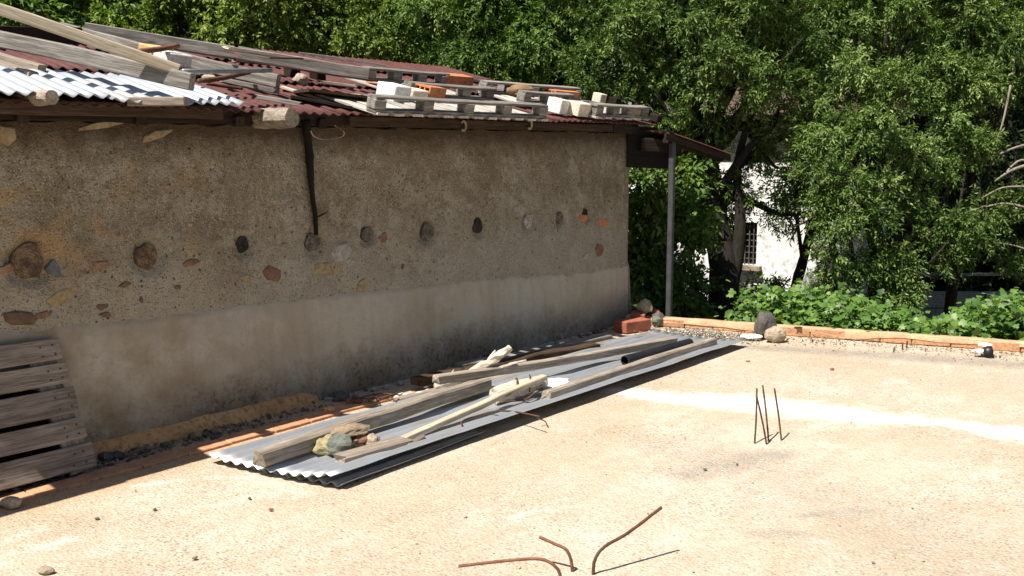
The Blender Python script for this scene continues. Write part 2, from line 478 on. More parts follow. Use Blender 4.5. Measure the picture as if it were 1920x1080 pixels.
# the concrete terrace
def terrace_mat():
    t = NT('dusty_concrete')
    v = t.tc.outputs['Object']
    big = t.noise(v, .9, 5, .6, .3)
    c = t.ramp(big, [(.30, (.425, .34, .245)), (.5, (.50, .42, .322)), (.7, (.54, .48, .395))])
    st = t.N('ShaderNodeMapping'); st.inputs['Scale'].default_value = (1.2, 5, 1); st.inputs['Rotation'].default_value = (0, 0, -.9); t.L(v, st.inputs[0])
    c = t.mix(t.ramp(t.noise(st.outputs[0], 1.6, 5, .6), [(.45, 0.0), (.75, .55)]), c, (.42, .315, .205))
    w1 = t.ramp(t.noise(v, 2.3, 8, .74), [(.54, 0.0), (.62, .6)])
    c = t.mix(w1, c, (.58, .53, .45))
    c = t.mix(t.math('MULTIPLY', t.attr('grey'), t.ramp(t.noise(v, 8, 5, .7), [(.3, .45), (.65, 1.0)])), c, (.25, .225, .19))
    c = t.mix(t.math('MULTIPLY', t.attr('ochre'), t.ramp(t.noise(v, 7, 5, .65), [(.3, .5), (.6, 1.0)])), c, (.50, .29, .15))
    pm = t.math('ADD', t.attr('pale'), t.math('MULTIPLY', t.math('SUBTRACT', t.noise(v, 6, 7, .75), .5), 2.2))
    c = t.mix(t.ramp(pm, [(.44, 0.0), (1.0, .85)]), c, (.74, .72, .68))
    # exposed grit of the worn surface: dark and light grains
    vo = t.voro(v, 64)
    sp = t.N('ShaderNodeSeparateColor'); t.L(vo.outputs['Color'], sp.inputs[0])
    d = t.ramp(vo.outputs['Distance'], [(.34, 1.0), (.52, 0.0)])
    patch = t.ramp(t.noise(v, 1.7, 4, .6), [(.36, .25), (.62, 1.0)])
    notpale = t.math('SUBTRACT', 1.0, t.math('MULTIPLY', t.attr('pale'), .8), True)
    dk = t.math('MULTIPLY', t.math('MULTIPLY', d, t.ramp(sp.outputs[0], [(.46, 0.0), (.58, .85)])), t.math('MULTIPLY', patch, notpale))
    c = t.mix(dk, c, (.25, .195, .145))
    gr = t.noise(v, 110, 3, .7)
    c = t.mix(t.math('MULTIPLY', t.ramp(gr, [(.36, .65), (.5, 0.0)]), patch), c, (.26, .195, .14))
    mot = t.ramp(t.noise(v, 14, 5, .7), [(.34, .5), (.52, 0.0)])
    c = t.mix(t.math('MULTIPLY', mot, notpale), c, (.40, .305, .215))
    c = t.mix(t.math('MULTIPLY', d, t.ramp(sp.outputs[1], [(.70, 0.0), (.86, .5)])), c, (.62, .56, .47))
    vo2 = t.voro(v, 17)
    sp2 = t.N('ShaderNodeSeparateColor'); t.L(vo2.outputs['Color'], sp2.inputs[0])
    dk2 = t.math('MULTIPLY', t.ramp(vo2.outputs['Distance'], [(.07, 1.0), (.13, 0.0)]), t.ramp(sp2.outputs[0], [(.8, 0.0), (.82, .8)]))
    c = t.mix(dk2, c, (.12, .085, .06))
    h = t.math('ADD', t.math('MULTIPLY', vo.outputs['Distance'], -.5), t.noise(v, 35, 5, .7))
    t.bump(h, .75, .014)
    return t.fin(c, .93, 0, .2)
M['terrace'] = terrace_mat()
def soil_mat():
    t = NT('dry_soil')
    v = t.tc.outputs['Object']
    c = t.ramp(t.noise(v, 1.5, 6, .65), [(.3, (.07, .05, .03)), (.6, (.16, .115, .07)), (.8, (.22, .17, .10))])
    c = t.mix(t.ramp(t.noise(v, .25, 4), [(.45, 0.0), (.6, .7)]), c, (.07, .09, .03))
    t.bump(t.noise(v, 12, 5, .7), .8, .05)
    return t.fin(c, .95)
M['soil'] = soil_mat()
def gravel_mat():
    t = NT('gravel')
    a = t.attr('tint')
    c = t.ramp(a, [(.0, (.07, .06, .05)), (.35, (.22, .19, .15)), (.7, (.42, .36, .28)), (1.0, (.62, .57, .48))])
    return t.fin(c, .9)
M['gravel'] = gravel_mat()
def gravel_dark_mat():
    t = NT('gutter_gravel')
    a = t.attr('tint')
    c = t.ramp(a, [(.0, (.06, .048, .036)), (.6, (.20, .155, .11)), (.9, (.26, .21, .16)), (1.0, (.5, .46, .4))])
    return t.fin(c, .9)
M['gravel_dark'] = gravel_dark_mat()
def bark(name, a, b):
    t = NT(name)
    v = t.mapping((6, 6, 1.6))
    n = t.noise(v, 4, 6, .7, .5)
    c = t.ramp(n, [(.3, a), (.7, b)])
    t.bump(n, .9, .02)
    return t.fin(c, .95)
M['bark'] = bark('dark_bark', (.010, .008, .006), (.034, .027, .021))
M['bark_pale'] = bark('pale_bark', (.14, .11, .085), (.36, .31, .26))
def leaf(name, dark, mid, light, trans=.26, gloss=.35):
    t = NT(name)
    a = t.attr('tint')
    c = t.ramp(a, [(0.0, dark), (.55, mid), (1.0, light)])
    t.fin(c, .5, 0, gloss * .55)
    tr = t.N('ShaderNodeBsdfTranslucent')
    t.L(t.mix(1.0, c, (1.0, 1.25, .5), 'MULTIPLY'), tr.inputs[0])
    mx = t.N('ShaderNodeMixShader'); mx.inputs[0].default_value = trans
    t.L(t.b.outputs[0], mx.inputs[1]); t.L(tr.outputs[0], mx.inputs[2])
    t.L(mx.outputs[0], t.out.inputs[0])
    return t.m
M['leaf_a'] = leaf('narrow_leaf_green', (.034, .072, .012), (.118, .198, .040), (.26, .35, .105))
M['leaf_b'] = leaf('greyish_leaf_green', (.034, .070, .014), (.126, .196, .046), (.275, .35, .115))
M['leaf_c'] = leaf('yellowish_leaf_green', (.044, .082, .012), (.150, .215, .036), (.28, .34, .09))
M['leaf_d'] = leaf('shade_dark_leaf', (.015, .03, .009), (.028, .05, .014), (.05, .075, .022), .25)  # leaf colour darkened to paint the deep shade behind the front trees
M['leaf_shrub'] = leaf('shrub_leaf', (.045, .085, .018), (.105, .18, .036), (.23, .29, .075))
M['leaf_vine'] = leaf('vine_leaf', (.032, .08, .011), (.085, .180, .024), (.20, .30, .06), .25, 1.0)

# ------------------------------------------------------------------ the ground
R0 = np.random.default_rng(11)
def nz(p, f, off=0.0): return noise.noise(Vector((p[0] * f + off, p[1] * f - off, off * .37)))
g = obj('ground', mesh_np('ground', [(-400, -400, -.62), (400, -400, -.62), (400, 400, -.62), (-400, 400, -.62)], [(0, 1, 2, 3)]), M['soil'])
tag(g, kind='structure')

def kerb_u(n): return .0165 + (n - .428) * .2645
# terrace slab sheet, in the shed's frame (u along the wall, n out from it)
us = np.concatenate([np.linspace(-14, -7.2, 12), np.arange(-7.1, .05, .04)])
ns = np.concatenate([np.arange(0.0, 5.2, .04), np.linspace(5.3, 14, 14)])
tt = (us - us[0]) / (us[-1] - us[0])
UU = np.zeros((len(us), len(ns))); NN = np.zeros_like(UU)
for j, n in enumerate(ns):
    ke = kerb_u(n)
    UU[:, j] = us + (ke - us[-1]) * np.clip((us + 3.0) / (us[-1] + 3.0), 0, 1)
    NN[:, j] = n
P = np.stack([UU, -NN, np.zeros_like(UU)], -1).reshape(-1, 3)
zz = np.array([.006 * nz(p, .9) + .003 * nz(p, 4.0, 3) + .0015 * nz(p, 14.0, 5) for p in P])
P[:, 2] = zz - .004
Pw = np.array([(MS @ Vector(p))[:2] for p in P])
def polymask(pix, wid):
    pts = np.array([gp(x, y)[:2] for x, y in pix]); wid = np.array(wid)
    best = np.full(len(Pw), -9.0)
    for k in range(len(pts) - 1):
        a, b = pts[k], pts[k + 1]
        ab = b - a
        t = np.clip(((Pw - a) @ ab) / (ab @ ab), 0, 1)
        d = np.linalg.norm(Pw - (a + t[:, None] * ab), axis=1)
        w = wid[k] * (1 - t) + wid[k + 1] * t
        best = np.maximum(best, 1 - d / w)
    return np.clip(best * 1.3, 0, 1)
pale = polymask([(1150, 730), (1260, 745), (1400, 752), (1500, 765), (1620, 782), (1720, 785), (1800, 795), (1960, 818)], [.16, .30, .40, .46, .36, .22, .20, .42])
pale = np.maximum(pale, .62 * polymask([(-40, 1050), (60, 1030), (130, 1010)], [.2, .2, .1]))
pale = np.maximum(pale, .55 * polymask([(250, 910), (420, 890), (520, 905)], [.05, .09, .05]))
pale = np.maximum(pale, .50 * polymask([(860, 1000), (1000, 960), (1080, 945)], [.08, .12, .08]))
grey = .28 * polymask([(1250, 830), (1450, 900), (1650, 990), (1800, 1060)], [.3, .5, .6, .5])
grey = np.maximum(grey, .8 * polymask([(1290, 890), (1390, 865), (1460, 850)], [.16, .24, .14]))
grey = np.maximum(grey, .7 * polymask([(1520, 965), (1620, 955)], [.07, .1]))
grey = np.maximum(grey, .65 * polymask([(1420, 1000), (1500, 1000)], [.06, .08]))
grey = np.maximum(grey, .95 * polymask([(1400, 650), (1600, 662), (1900, 682)], [.16, .22, .26]))
grey = np.maximum(grey, .9 * polymask([(1270, 640), (1340, 630)], [.2, .2]))
och = np.exp(-((NN.ravel() - .42) / .16) ** 2) * np.clip((-UU.ravel() - 3.0) / 1.2, 0, 1)
och = np.maximum(och, .6 * np.exp(-((NN.ravel() - .15) / .2) ** 2) * np.clip((-UU.ravel() - 3.2) / .6, 0, 1))
och = np.maximum(och, .18 * polymask([(560, 960), (900, 900), (1250, 700)], [.3, .5, .3]))
tr = obj('terrace', mesh_np('terrace', P, grid_faces(len(us), len(ns)),
        {'pale': ('POINT', pale), 'grey': ('POINT', grey), 'ochre': ('POINT', och)}, True), M['terrace'], MS)
tag(tr, kind='structure')
# the slab's outer face under the edging
e0, e1 = Vector((kerb_u(-.6) + .05, .6, 0)), Vector((kerb_u(14) + .05, -14, 0))
beamM = boxes_mesh([((0, 0, 0), (1, 1, 1))])
sf = obj('terrace_edge', boxes_mesh([(((e1 - e0).length / 2, -.085, -.32), ((e1 - e0).length, .16, .6))]), M['low_wall'], MS @ axes(e0, e1))
tag(sf, kind='structure')

# pebbles (loose gravel)
def pebbles(name, pts, sizes, mat, kind='stuff', label=None, cat=None):
    n = len(pts)
    base = np.array([(1, 0, 0), (0, 1, 0), (-1, 0, 0), (0, -1, 0), (.2, .1, .8), (0, 0, -.8)], float)
    fc = np.array([(0, 1, 4), (1, 2, 4), (2, 3, 4), (3, 0, 4), (1, 0, 5), (2, 1, 5), (3, 2, 5), (0, 3, 5)])
    rr = np.random.default_rng(5)
    J = base[None] * rr.uniform(.6, 1.2, (n, 6, 3))
    a = rr.uniform(0, 6.28, n)
    c, s = np.cos(a)[:, None], np.sin(a)[:, None]
    X = J[..., 0] * c - J[..., 1] * s; Y = J[..., 0] * s + J[..., 1] * c
    V = np.stack([X, Y, J[..., 2] * .75], -1) * sizes[:, None, None] + pts[:, None, :]
    F = (fc[None] + (np.arange(n) * 6)[:, None, None]).reshape(-1, 3)
    tint = np.repeat(rr.uniform(0, 1, n), 8)
    o = obj(name, mesh_np(name, V.reshape(-1, 3), F, {'tint': ('FACE', tint)}), mat, MS)
    return tag(o, label, cat, kind=kind)
k = 2600
n_ = R0.uniform(.1, 6.5, k)
u_ = np.array([kerb_u(a) for a in n_]) - np.abs(R0.normal(0, .22, k)) - .08
pts = np.stack([u_, -n_, np.full(k, .002)], 1)
k2 = 700
n2 = R0.uniform(.5, 5.2, k2); u2 = R0.uniform(-6.6, -.3, k2)
pts = np.concatenate([pts, np.stack([u2, -n2, np.full(k2, .001)], 1)])
k3 = 1500                                    # small heap of grey gravel at the far end of the sheets
n3 = .9 + R0.normal(0, .22, k3); u3 = -.18 + R0.normal(0, .10, k3)
pts = np.concatenate([pts, np.stack([u3, -n3, .035 * np.exp(-((n3 - .9) / .25) ** 2) * R0.uniform(.2, 1, k3)], 1)])
sz = np.concatenate([R0.gamma(3, .0015, k).clip(.002, .014), R0.gamma(2.2, .0014, k2).clip(.0015, .011), R0.gamma(4, .002, k3)])
ok = pts[:, 0] < np.array([kerb_u(-p[1]) for p in pts]) - .03
pebbles('gravel', pts[ok], sz[ok], M['gravel'])
k = 1500
n_ = R0.uniform(.09, .24, k); u_ = R0.uniform(-6.6, -3.6, k)
keep = R0.uniform(0, 1, k) < np.clip((-u_ - 3.6) / 1.1, .05, 1)
pts = np.stack([u_, -n_, R0.uniform(0, .018, k)], 1)[keep]
pebbles('gutter_gravel', pts, R0.gamma(3, .0028, len(pts)).clip(.003, .024), M['gravel_dark'])

# clay brick edging at the far side of the terrace
edg = thing('brick_edging', S(kerb_u(1.5), 1.5), 'low orange clay brick edging along the far side of the concrete terrace', 'edging')
bl = []
nn = .05; i = 0
rb = random.Random(4)
edge_dir = Vector((kerb_u(1) - kerb_u(0), 1.0)).normalized()
while nn < 9.0:
    L = rb.uniform(.24, .29)
    me_k = boxes_mesh([((L / 2, 0, .034), (L - rb.uniform(.002, .005), .125 + rb.uniform(-.006, .006), .072 + rb.uniform(-.004, .004)))], .006)
    p0 = MS @ Vector((kerb_u(nn) + .055 + rb.uniform(-.004, .004), -nn, 0))
    p1 = MS @ Vector((kerb_u(nn + .3) + .055, -nn - .3, 0))
    obj('brick', me_k, M['brick_dusty'], axes(p0, p1) @ rotz(rb.uniform(-.01, .01)), edg)
    nn += L * edge_dir.y + .002
# mortar smeared over the edging
mv = []
nl = np.arange(.06, 9, .05)
for a in nl:
    hgt = .071 + .006 * noise.noise(Vector((a * 5, 0, 0)))
    wd_ = .058 + .010 * noise.noise(Vector((a * 7, 4, 0)))
    c0 = kerb_u(a) + .055
    lo_ = .045 - .05 * max(0, noise.noise(Vector((a * 2.3, 8, 0))) + .25)
    mv += [(c0 - .068, -a, max(.004, lo_)), (c0 - .0655, -a, .062), (c0 - wd_ * .8, -a, hgt + .004), (c0 + wd_ * .7, -a, hgt + .004), (c0 + wd_, -a, .06)]
mo = obj('mortar_cap', mesh_np('mortar_cap', mv, grid_faces(len(nl), 5), None, True), M['edging_mortar'], MS, edg)

# flush clay strip between gutter and slab, beside the shed
cs = thing('clay_strip', S(-5, .35), 'flush reddish clay brick strip in the ground along the shed wall', 'edging')
uu = -7.4
while uu < -3.3:
    L = rb.uniform(.24, .3)
    p0 = S(uu, .335 + rb.uniform(-.012, .012), -.018 + rb.uniform(-.003, .004)); p1 = S(uu + L, .335 + rb.uniform(-.012, .012), -.018)
    obj('brick', boxes_mesh([((L / 2, 0, 0), (L - .003, .12, .06))], .004), M['brick_dusty'], axes(p0, p1), cs)
    uu += L

# ------------------------------------------------------------------ the shed
shed = thing('shed', None, 'long low rendered shed with log ends in its wall and a junk covered metal roof', 'shed', M=MS)
U0, U1, ZT = -9.0, 0.0, 1.725
def sh(name, me, mat, M_=None): return obj(name, me, mat, M_ or MS, shed)
# core of the wall and the rest of the building under the roof
V = []
for u in (U0, U1 - .012):
    V += [(u, .03, -.6), (u, 3.4, -.6), (u, 3.4, 1.9), (u, 1.9, roof_z(1.9) - .06), (u, .03, roof_z(.03) - .06)]
sh('wall', mesh_pd('wall', V, [(0, 1, 2, 3, 4), (9, 8, 7, 6, 5), (0, 5, 6, 1), (1, 6, 7, 2), (2, 7, 8, 3), (3, 8, 9, 4), (4, 9, 5, 0)]), M['wall_brown'])
def plaster_edge(u):                          # height of the top of the smooth render band
    base = np.interp(u, [-9, -5.65, -4.6, -3.47, -1.9, -.9, -.08, 0], [.70, .715, .685, .665, .60, .545, .52, .52])
    return base + .025 * noise.noise(Vector((u * 2.2, 1.3, 0))) + .014 * noise.noise(Vector((u * 9, 2.3, 0))) + .010 * noise.noise(Vector((u * 24, 5.3, 0)))
LOGS = [(-5.487, 1.045, .085, 'log_brown'), (-4.852, 1.018, .070, 'log_brown'), (-4.2195, 1.034, .048, 'log_dark'), (-3.695, 1.004, .060, 'log_grey'),
        (-3.223, 1.023, .052, 'log_grey'), (-2.64, 1.002, .066, 'log_grey'), (-2.084, 1.01, .056, 'log_dark'), (-1.479, 1.007, .054, 'log_white'),
        (-1.042, 1.013, .048, 'log_grey'), (-.66, 1.03, .045, 'log_dark')]
def coat(u, z):
    d = .008 * noise.noise(Vector((u * 1.6, z * 1.6, 7))) + .006 * noise.noise(Vector((u * 7, z * 7, 2))) + .0065 * noise.noise(Vector((u * 22, z * 22, 9)))
    for (lu, lz, lr, _) in LOGS:
        q = math.hypot(u - lu, z - lz) / (lr * 1.15 * (1 + .25 * noise.noise(Vector((u * 12, z * 12, lu)))))
        if q < 1.6: d += -.032 * max(0, min(1, (1.45 - q) / .4))
    return d
ul = np.arange(-6.6, .0001, .02); zl = np.arange(.40, ZT + .001, .02)
V = np.array([(u - .004 * (u == ul[-1]), -.012 - coat(u, z), z + (.02 * noise.noise(Vector((u * 6, 0, 3))) if z > ZT - .02 else 0)) for u in ul for z in zl])
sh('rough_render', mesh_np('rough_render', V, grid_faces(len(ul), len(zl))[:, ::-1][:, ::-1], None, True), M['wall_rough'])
zf = np.linspace(0, 1, 34)
V = []
for u in ul:
    e = plaster_edge(u)
    bat = .0
    for t_ in zf:
        z = -.02 + (e + .02) * t_
        thick = (.019 + .006 * noise.noise(Vector((u * 14, 1, 2)))) if t_ < .999 else .006
        d = thick + .010 * noise.noise(Vector((u * 1.1, z * 1.5, 17))) + .003 * noise.noise(Vector((u * 7, z * 7, 12))) + .02 * (1 - t_)
        if z < .2: d += .004 * noise.noise(Vector((u * 25, z * 25, 3)))
        V.append((u, -d, z))
sh('smooth_render', mesh_np('smooth_render', V, grid_faces(len(ul), len(zf)), None, True), M['wall_smooth'])
# the end face of the coats at the far corner
zc = np.linspace(-.02, ZT, 40); V = []
for z in zc:
    d = .014 if z > .52 else .03 + .02 * (1 - z / .52)
    V += [(.006 + (.03 * (1 - z / .6) if z < .6 else 0), -d + .001, z), (.006 + (.03 * (1 - z / .6) if z < .6 else 0), .06, z)]
sh('corner_render', mesh_np('corner_render', V, grid_faces(40, 2), None, True), M['wall_smooth'])
# ochre mortar fillet at the foot of the wall, near end
fl = np.arange(-6.4, -3.72, .03); V = []
for u in fl:
    k_ = min(1, (-3.72 - u) / .12) * (1 + .25 * noise.noise(Vector((u * 6, 0, 8))))
    hh = .050 * k_
    V += [(u, -.035, hh + .03), (u, -.058, hh + .02 * k_), (u, -.082 - .012 * noise.noise(Vector((u * 9, 3, 0))), hh * .6), (u, -.105 - .014 * noise.noise(Vector((u * 9, 5, 0))), -.01)]
sh('mortar_fillet', mesh_np('mortar_fillet', V, grid_faces(len(fl), 4), None, True), M['fillet'])
# broken lumps of old render lying along the foot, farther on
for i in range(46):
    u = rb.uniform(-3.9, -.2)
    s_ = rb.uniform(.008, .028)
    o = obj('render_lump', rock_mesh(s_ * 1.4, s_, s_ * .7, i, 1), M['wall_pale'] if i % 3 else M['wall_brown'], MS @ T((u, -.05 - rb.uniform(.01, .09), s_ * .3)) @ rotz(rb.uniform(0, 6)), shed)

# log ends
for i, (u, z, r, mt) in enumerate(LOGS):
    me_l = bpy.data.meshes.new('log_end')
    V, F = [], []
    nseg = 22
    rim = [1 + .26 * noise.noise(Vector((math.cos(a) * 1.3, math.sin(a) * 1.3, i * 3.1))) for a in np.linspace(0, 2 * math.pi, nseg, False)]
    for (yy, sc) in ((.10, 1.0), (-.004, 1.0), (-.012, .95)):
        for k_ in range(nseg):
            a = 2 * math.pi * k_ / nseg
            V.append((r * rim[k_] * sc * math.cos(a), yy + .006 * noise.noise(Vector((k_, yy * 9, i))), r * rim[k_] * sc * math.sin(a)))
    for lay in (0.7, .35):
        for k_ in range(nseg):
            a = 2 * math.pi * k_ / nseg
            V.append((r * rim[k_] * lay * math.cos(a), -.013 + .006 * noise.noise(Vector((k_ * .7, lay * 9, i * 2))), r * rim[k_] * lay * math.sin(a)))
    V.append((0, -.008, 0))
    for l_ in range(4):
        for k_ in range(nseg):
            q = (k_ + 1) % nseg
            F.append((l_ * nseg + k_, l_ * nseg + q, (l_ + 1) * nseg + q, (l_ + 1) * nseg + k_))
    for k_ in range(nseg): F.append((4 * nseg + k_, 4 * nseg + (k_ + 1) % nseg, 5 * nseg))
    lo = sh('log_end', mesh_pd('log_end', V, F, False), M[mt], MS @ T((u, .012 if mt != 'log_dark' else .022, z)))
    if mt == 'log_white': lo['label'] = 'pale bleached log end with a crack'
    if mt == 'log_dark': lo['label'] = 'charred black log end'
def chip_mesh(ru, rz, th, seed):
    r = random.Random(seed)
    n = r.randint(6, 8)
    V, F = [], []
    an = sorted((k_ + r.uniform(-.3, .3)) / n * 2 * math.pi for k_ in range(n))
    rad = [r.uniform(.72, 1.18) for _ in an]
    for (y, k_) in ((.02, 1.06), (-th * .55, 1.0), (-th, .80)):
        for a, q in zip(an, rad): V.append((math.cos(a) * ru * q * k_, y + r.uniform(-.003, .003), math.sin(a) * rz * q * k_))
    V.append((r.uniform(-.2, .2) * ru, -th - .002, r.uniform(-.2, .2) * rz))
    for l_ in range(2):
        for k_ in range(n):
            q = (k_ + 1) % n
            F.append((l_ * n + k_, l_ * n + q, (l_ + 1) * n + q, (l_ + 1) * n + k_))
    for k_ in range(n): F.append((2 * n + k_, 2 * n + (k_ + 1) % n, 3 * n))
    return mesh_pd('stone', V, F)
# stones and brick bits showing through the render: pixel, half sizes in px, material
def wpix(x, y):
    d = ray(x, y); nrm = -SV
    p = CP + d * ((SB - CP).dot(nrm) / d.dot(nrm))
    q = MSI @ p
    return q.x, q.z, (p - CP).dot(CF)
STN = [(108, 508, 24, 20, 'wall_blue'), (118, 552, 28, 19, 'wall_yellow'), (185, 498, 12, 11, 'wall_orange'), (157, 509, 7, 7, 'wall_rust'), (355, 493, 13, 8, 'wall_rust'),
       (507, 514, 20, 19, 'wall_rust'), (427, 518, 9, 8, 'wall_yellow'), (458, 521, 10, 8, 'wall_yellow'), (600, 504, 19, 14, 'wall_yellow'), (632, 508, 15, 12, 'wall_yellow'),
       (676, 534, 10, 15, 'wall_yellow'), (640, 470, 22, 20, 'wall_pale'), (650, 492, 14, 9, 'wall_pale'), (716, 445, 8, 12, 'wall_rust'), (30, 597, 24, 16, 'wall_brown'), (42, 606, 18, 10, 'stone_tan'),
       (8, 505, 12, 12, 'wall_orange'), (1090, 409, 11, 8, 'brick_orange'), (1130, 417, 12, 8, 'brick_orange'), (1122, 470, 12, 14, 'wall_rust'), (1095, 480, 8, 7, 'wall_pale'),
       (182, 236, 36, 9, 'wall_yellow'), (290, 255, 26, 9, 'wall_yellow'), (8, 255, 14, 22, 'wall_yellow'), (752, 500, 4, 8, 'wall_brown'), (232, 533, 11, 7, 'wall_brown'), (195, 590, 9, 6, 'wall_rust'),
       (262, 562, 4, 9, 'wall_brown'), (330, 538, 6, 4, 'wall_brown'), (530, 460, 9, 5, 'wall_yellow'), (190, 575, 14, 8, 'wall_brown'), (75, 590, 12, 8, 'wall_rust')]
for i, (x, y, a, b, mt) in enumerate(STN):
    u, z, D = wpix(x, y)
    ru = a / FOC * D / .72; rz = b / FOC * D * .95
    if mt == 'brick_orange': me_s = boxes_mesh([((0, .004, 0), (2 * ru, .03, 1.7 * rz))], .003)
    else: me_s = chip_mesh(ru, rz, .013 + .006 * (i % 3), i + 31)
    sh('brick_chip' if 'brick' in mt or mt == 'wall_rust' else 'stone', me_s, M[mt], MS @ T((u, -.003, z)) @ Matrix.Rotation(rb.uniform(-.25, .25), 4, 'Y'))

# dark pole hanging from the beam end down to a log end
u0, z0, _ = wpix(566, 236); u1, z1, _ = wpix(586, 440)
P_ = [S(u0 + (u1 - u0) * t_ + .006 * math.sin(t_ * 9), .045 - .01 * t_, z0 + (z1 - z0) * t_) for t_ in np.linspace(-.05, 1, 14)]
dp = tube('burnt_pole', P_, [.028, .024, .019, .016, .013], M['char_shade'], None, 1, n=8, rough=.25, seed=2)
tag(dp, 'dark burnt pole running down the shed wall from the beam end to a log end', 'pole')
tube('twig', [P_[11], P_[11] + S(.045, .02, .02) - S(0, 0, 0), P_[11] + S(.075, .03, .035) - S(0, 0, 0)], [.007, .003], M['wood_dark'], dp, 2, n=5)

# wall plate, purlins, rafters, eave boards
beam('wall_plate', S(U0, .0, 1.775), S(-4.0, .0, 1.775), .07, .10, M['wood_dark'], shed, 1)
beam('wall_plate', S(-3.98, .0, 1.77), S(.12, .0, 1.77), .07, .085, M['wood_dark'], shed, 2)
beam('eave_board', S(-9, .085, 1.785), S(-4.4, .085, 1.785), .03, .07, M['wood_brown'], shed, 3, jit=.004)
beam('eave_board', S(-3.45, .085, 1.762), S(-.4, .085, 1.757), .022, .06, M['wood_brown'], shed, 4, jit=.003)
beam('eave_board', S(-.39, .09, 1.757), S(.36, .09, 1.735), .022, .075, M['wood_dark'], shed, 5, jit=.003)
for u in np.arange(-8.6, .5, .62):
    p0, p1 = Rf(u, -.06, -.075), Rf(u, 1.95, -.075)
    beam('rafter', p0, p1, .06, .06, M['wood_dark'], shed, int(u * 10) + 99, seg=6)
# roof sheets (corrugation runs up the slope)
def corr_mesh(wid, v0, v1, amp=.009, pitch=.0765, per=6, nv=6, seed=0, sag=.006):
    nu = int(wid / pitch * per) + 1
    xs_ = np.linspace(0, wid, nu); vl = np.linspace(v0, v1, nv)
    X, Y = np.meshgrid(xs_, vl, indexing='ij')
    Z = (Y - v0) * SLOPE + amp * np.sin(X / pitch * 2 * math.pi) + sag * np.array([[noise.noise(Vector((x * 2, y * 2, seed))) for y in vl] for x in xs_])
    Vt = np.stack([X, Y - v0, Z], -1).reshape(-1, 3)
    Vb = Vt - np.array([0, 0, .0025])
    F = grid_faces(nu, nv)
    n0 = len(Vt)
    Fs = [F, F[:, ::-1] + n0]
    for j in (0, nv - 1):
        e = np.arange(nu - 1) * nv + j
        q = np.stack([e, e + nv, e + nv + n0, e + n0], 1)
        Fs.append(q[:, ::-1] if j == 0 else q)
    return mesh_np('roof_sheet', np.concatenate([Vt, Vb]), np.concatenate(Fs), None, True)
tiers = [(-.12, .86, 0.0), (.76, 1.50, .026), (1.40, 2.04, .05)]
for k_, (v0, v1, h) in enumerate(tiers):
    ms = [corr_mesh(.80, v0, v1, seed=q * 5 + k_) for q in range(3)]
    u = -8.9 + .13 * k_
    c_ = 0
    while u < (-.45, -.72, -.75)[k_]:
        o = obj('roof_sheet', ms[c_ % 3], M['maroon'], MS @ T((u, v0, roof_z(v0) + h + rb.uniform(0, .006))) @ rotz(rb.uniform(-.006, .006)), shed)
        u += .765; c_ += 1
# the slope on the far side of the ridge
sh('back_roof', boxes_mesh([(((U0 + .0) / 2, 2.80, roof_z(2.0) - .20), (-U0, 1.62, .02))]), M['maroon'], MS @ T((0, 2.0, roof_z(2.0))) @ Matrix.Rotation(-.245, 4, 'X') @ T((0, -2.0, -roof_z(2.0) + .19)))
# galvanised sheets laid over the near end of the roof
for i, (u, v0, v1, dz) in enumerate([(-7.44, .0, .85, .024), (-6.66, -.32, .9, .02), (-5.90, -.17, .6, .028), (-5.12, -.20, .5, .02)]):  # nearest sheet, out of view, set back to leave a sun gap
    o = obj('roof_sheet', corr_mesh(.79, v0, v1, .011, .0765, seed=40 + i, sag=.012), M['galv_roof'], MS @ T((u, v0, roof_z(v0) + .032 + dz)) @ rotz(rb.uniform(-.01, .01)), shed)
    o['label'] = 'galvanised silvery roof sheet'
# beam ends jutting from the wall under the eave
def log_beam(px, py, r, length, mt, lab, seed):
    d = ray(px, py); nrm = -SV; pl = S(0, length, 0)
    p = CP + d * ((pl - CP).dot(nrm) / d.dot(nrm))
    q = p + SV * (length + .05) + SW * -.02
    o = tube('beam_end', [q, q.lerp(p, .35), q.lerp(p, .7), p], [r * 1.05, r, r * 1.02, r * .96], M[mt], shed, 3, n=14, rough=.09, seed=seed, smooth=False)
    o['label'] = lab
log_beam(548, 221, .058, .30, 'wood_tan', 'round pale log end jutting out under the eave', 3)
log_beam(97, 182, .036, .24, 'wood_tan', 'small broken log end jutting out under the near eave', 4)
p0 = CP + ray(362, 190) * 5.1; p0 = p0 + SV * .06
beam('board', p0 + SV * .25 - SW * .16, p0, .06, .045, M['wood_pallet'], shed, 8)
# pale hooks on the eave board
for (x, y) in ((869, 236), (993, 233)):
    d = ray(x, y); pl = S(0, .115, 0); p = CP + d * ((pl - CP).dot(SV) / d.dot(SV))
    pts_ = [p + SW * (.026 * math.cos(a)) + Vector((0, 0, .034 * math.sin(a))) for a in np.linspace(2.4, -2.3, 9)]
    tube('hook', pts_, .009, M['stone_tan'], shed, 2, n=6)
# wire loop under the eave
p = [CP + ray(x, y) * D for x, y, D in ((583, 246, 5.95), (590, 257, 5.92), (612, 263, 5.95), (640, 258, 6.1), (645, 248, 6.2), (628, 236, 6.15))]
wl_ = tube('wire_loop', p, .004, M['rust'], None, 5, n=6)
tag(wl_, 'thin rusty wire loop hanging under the eave beside the jutting log end', 'wire')

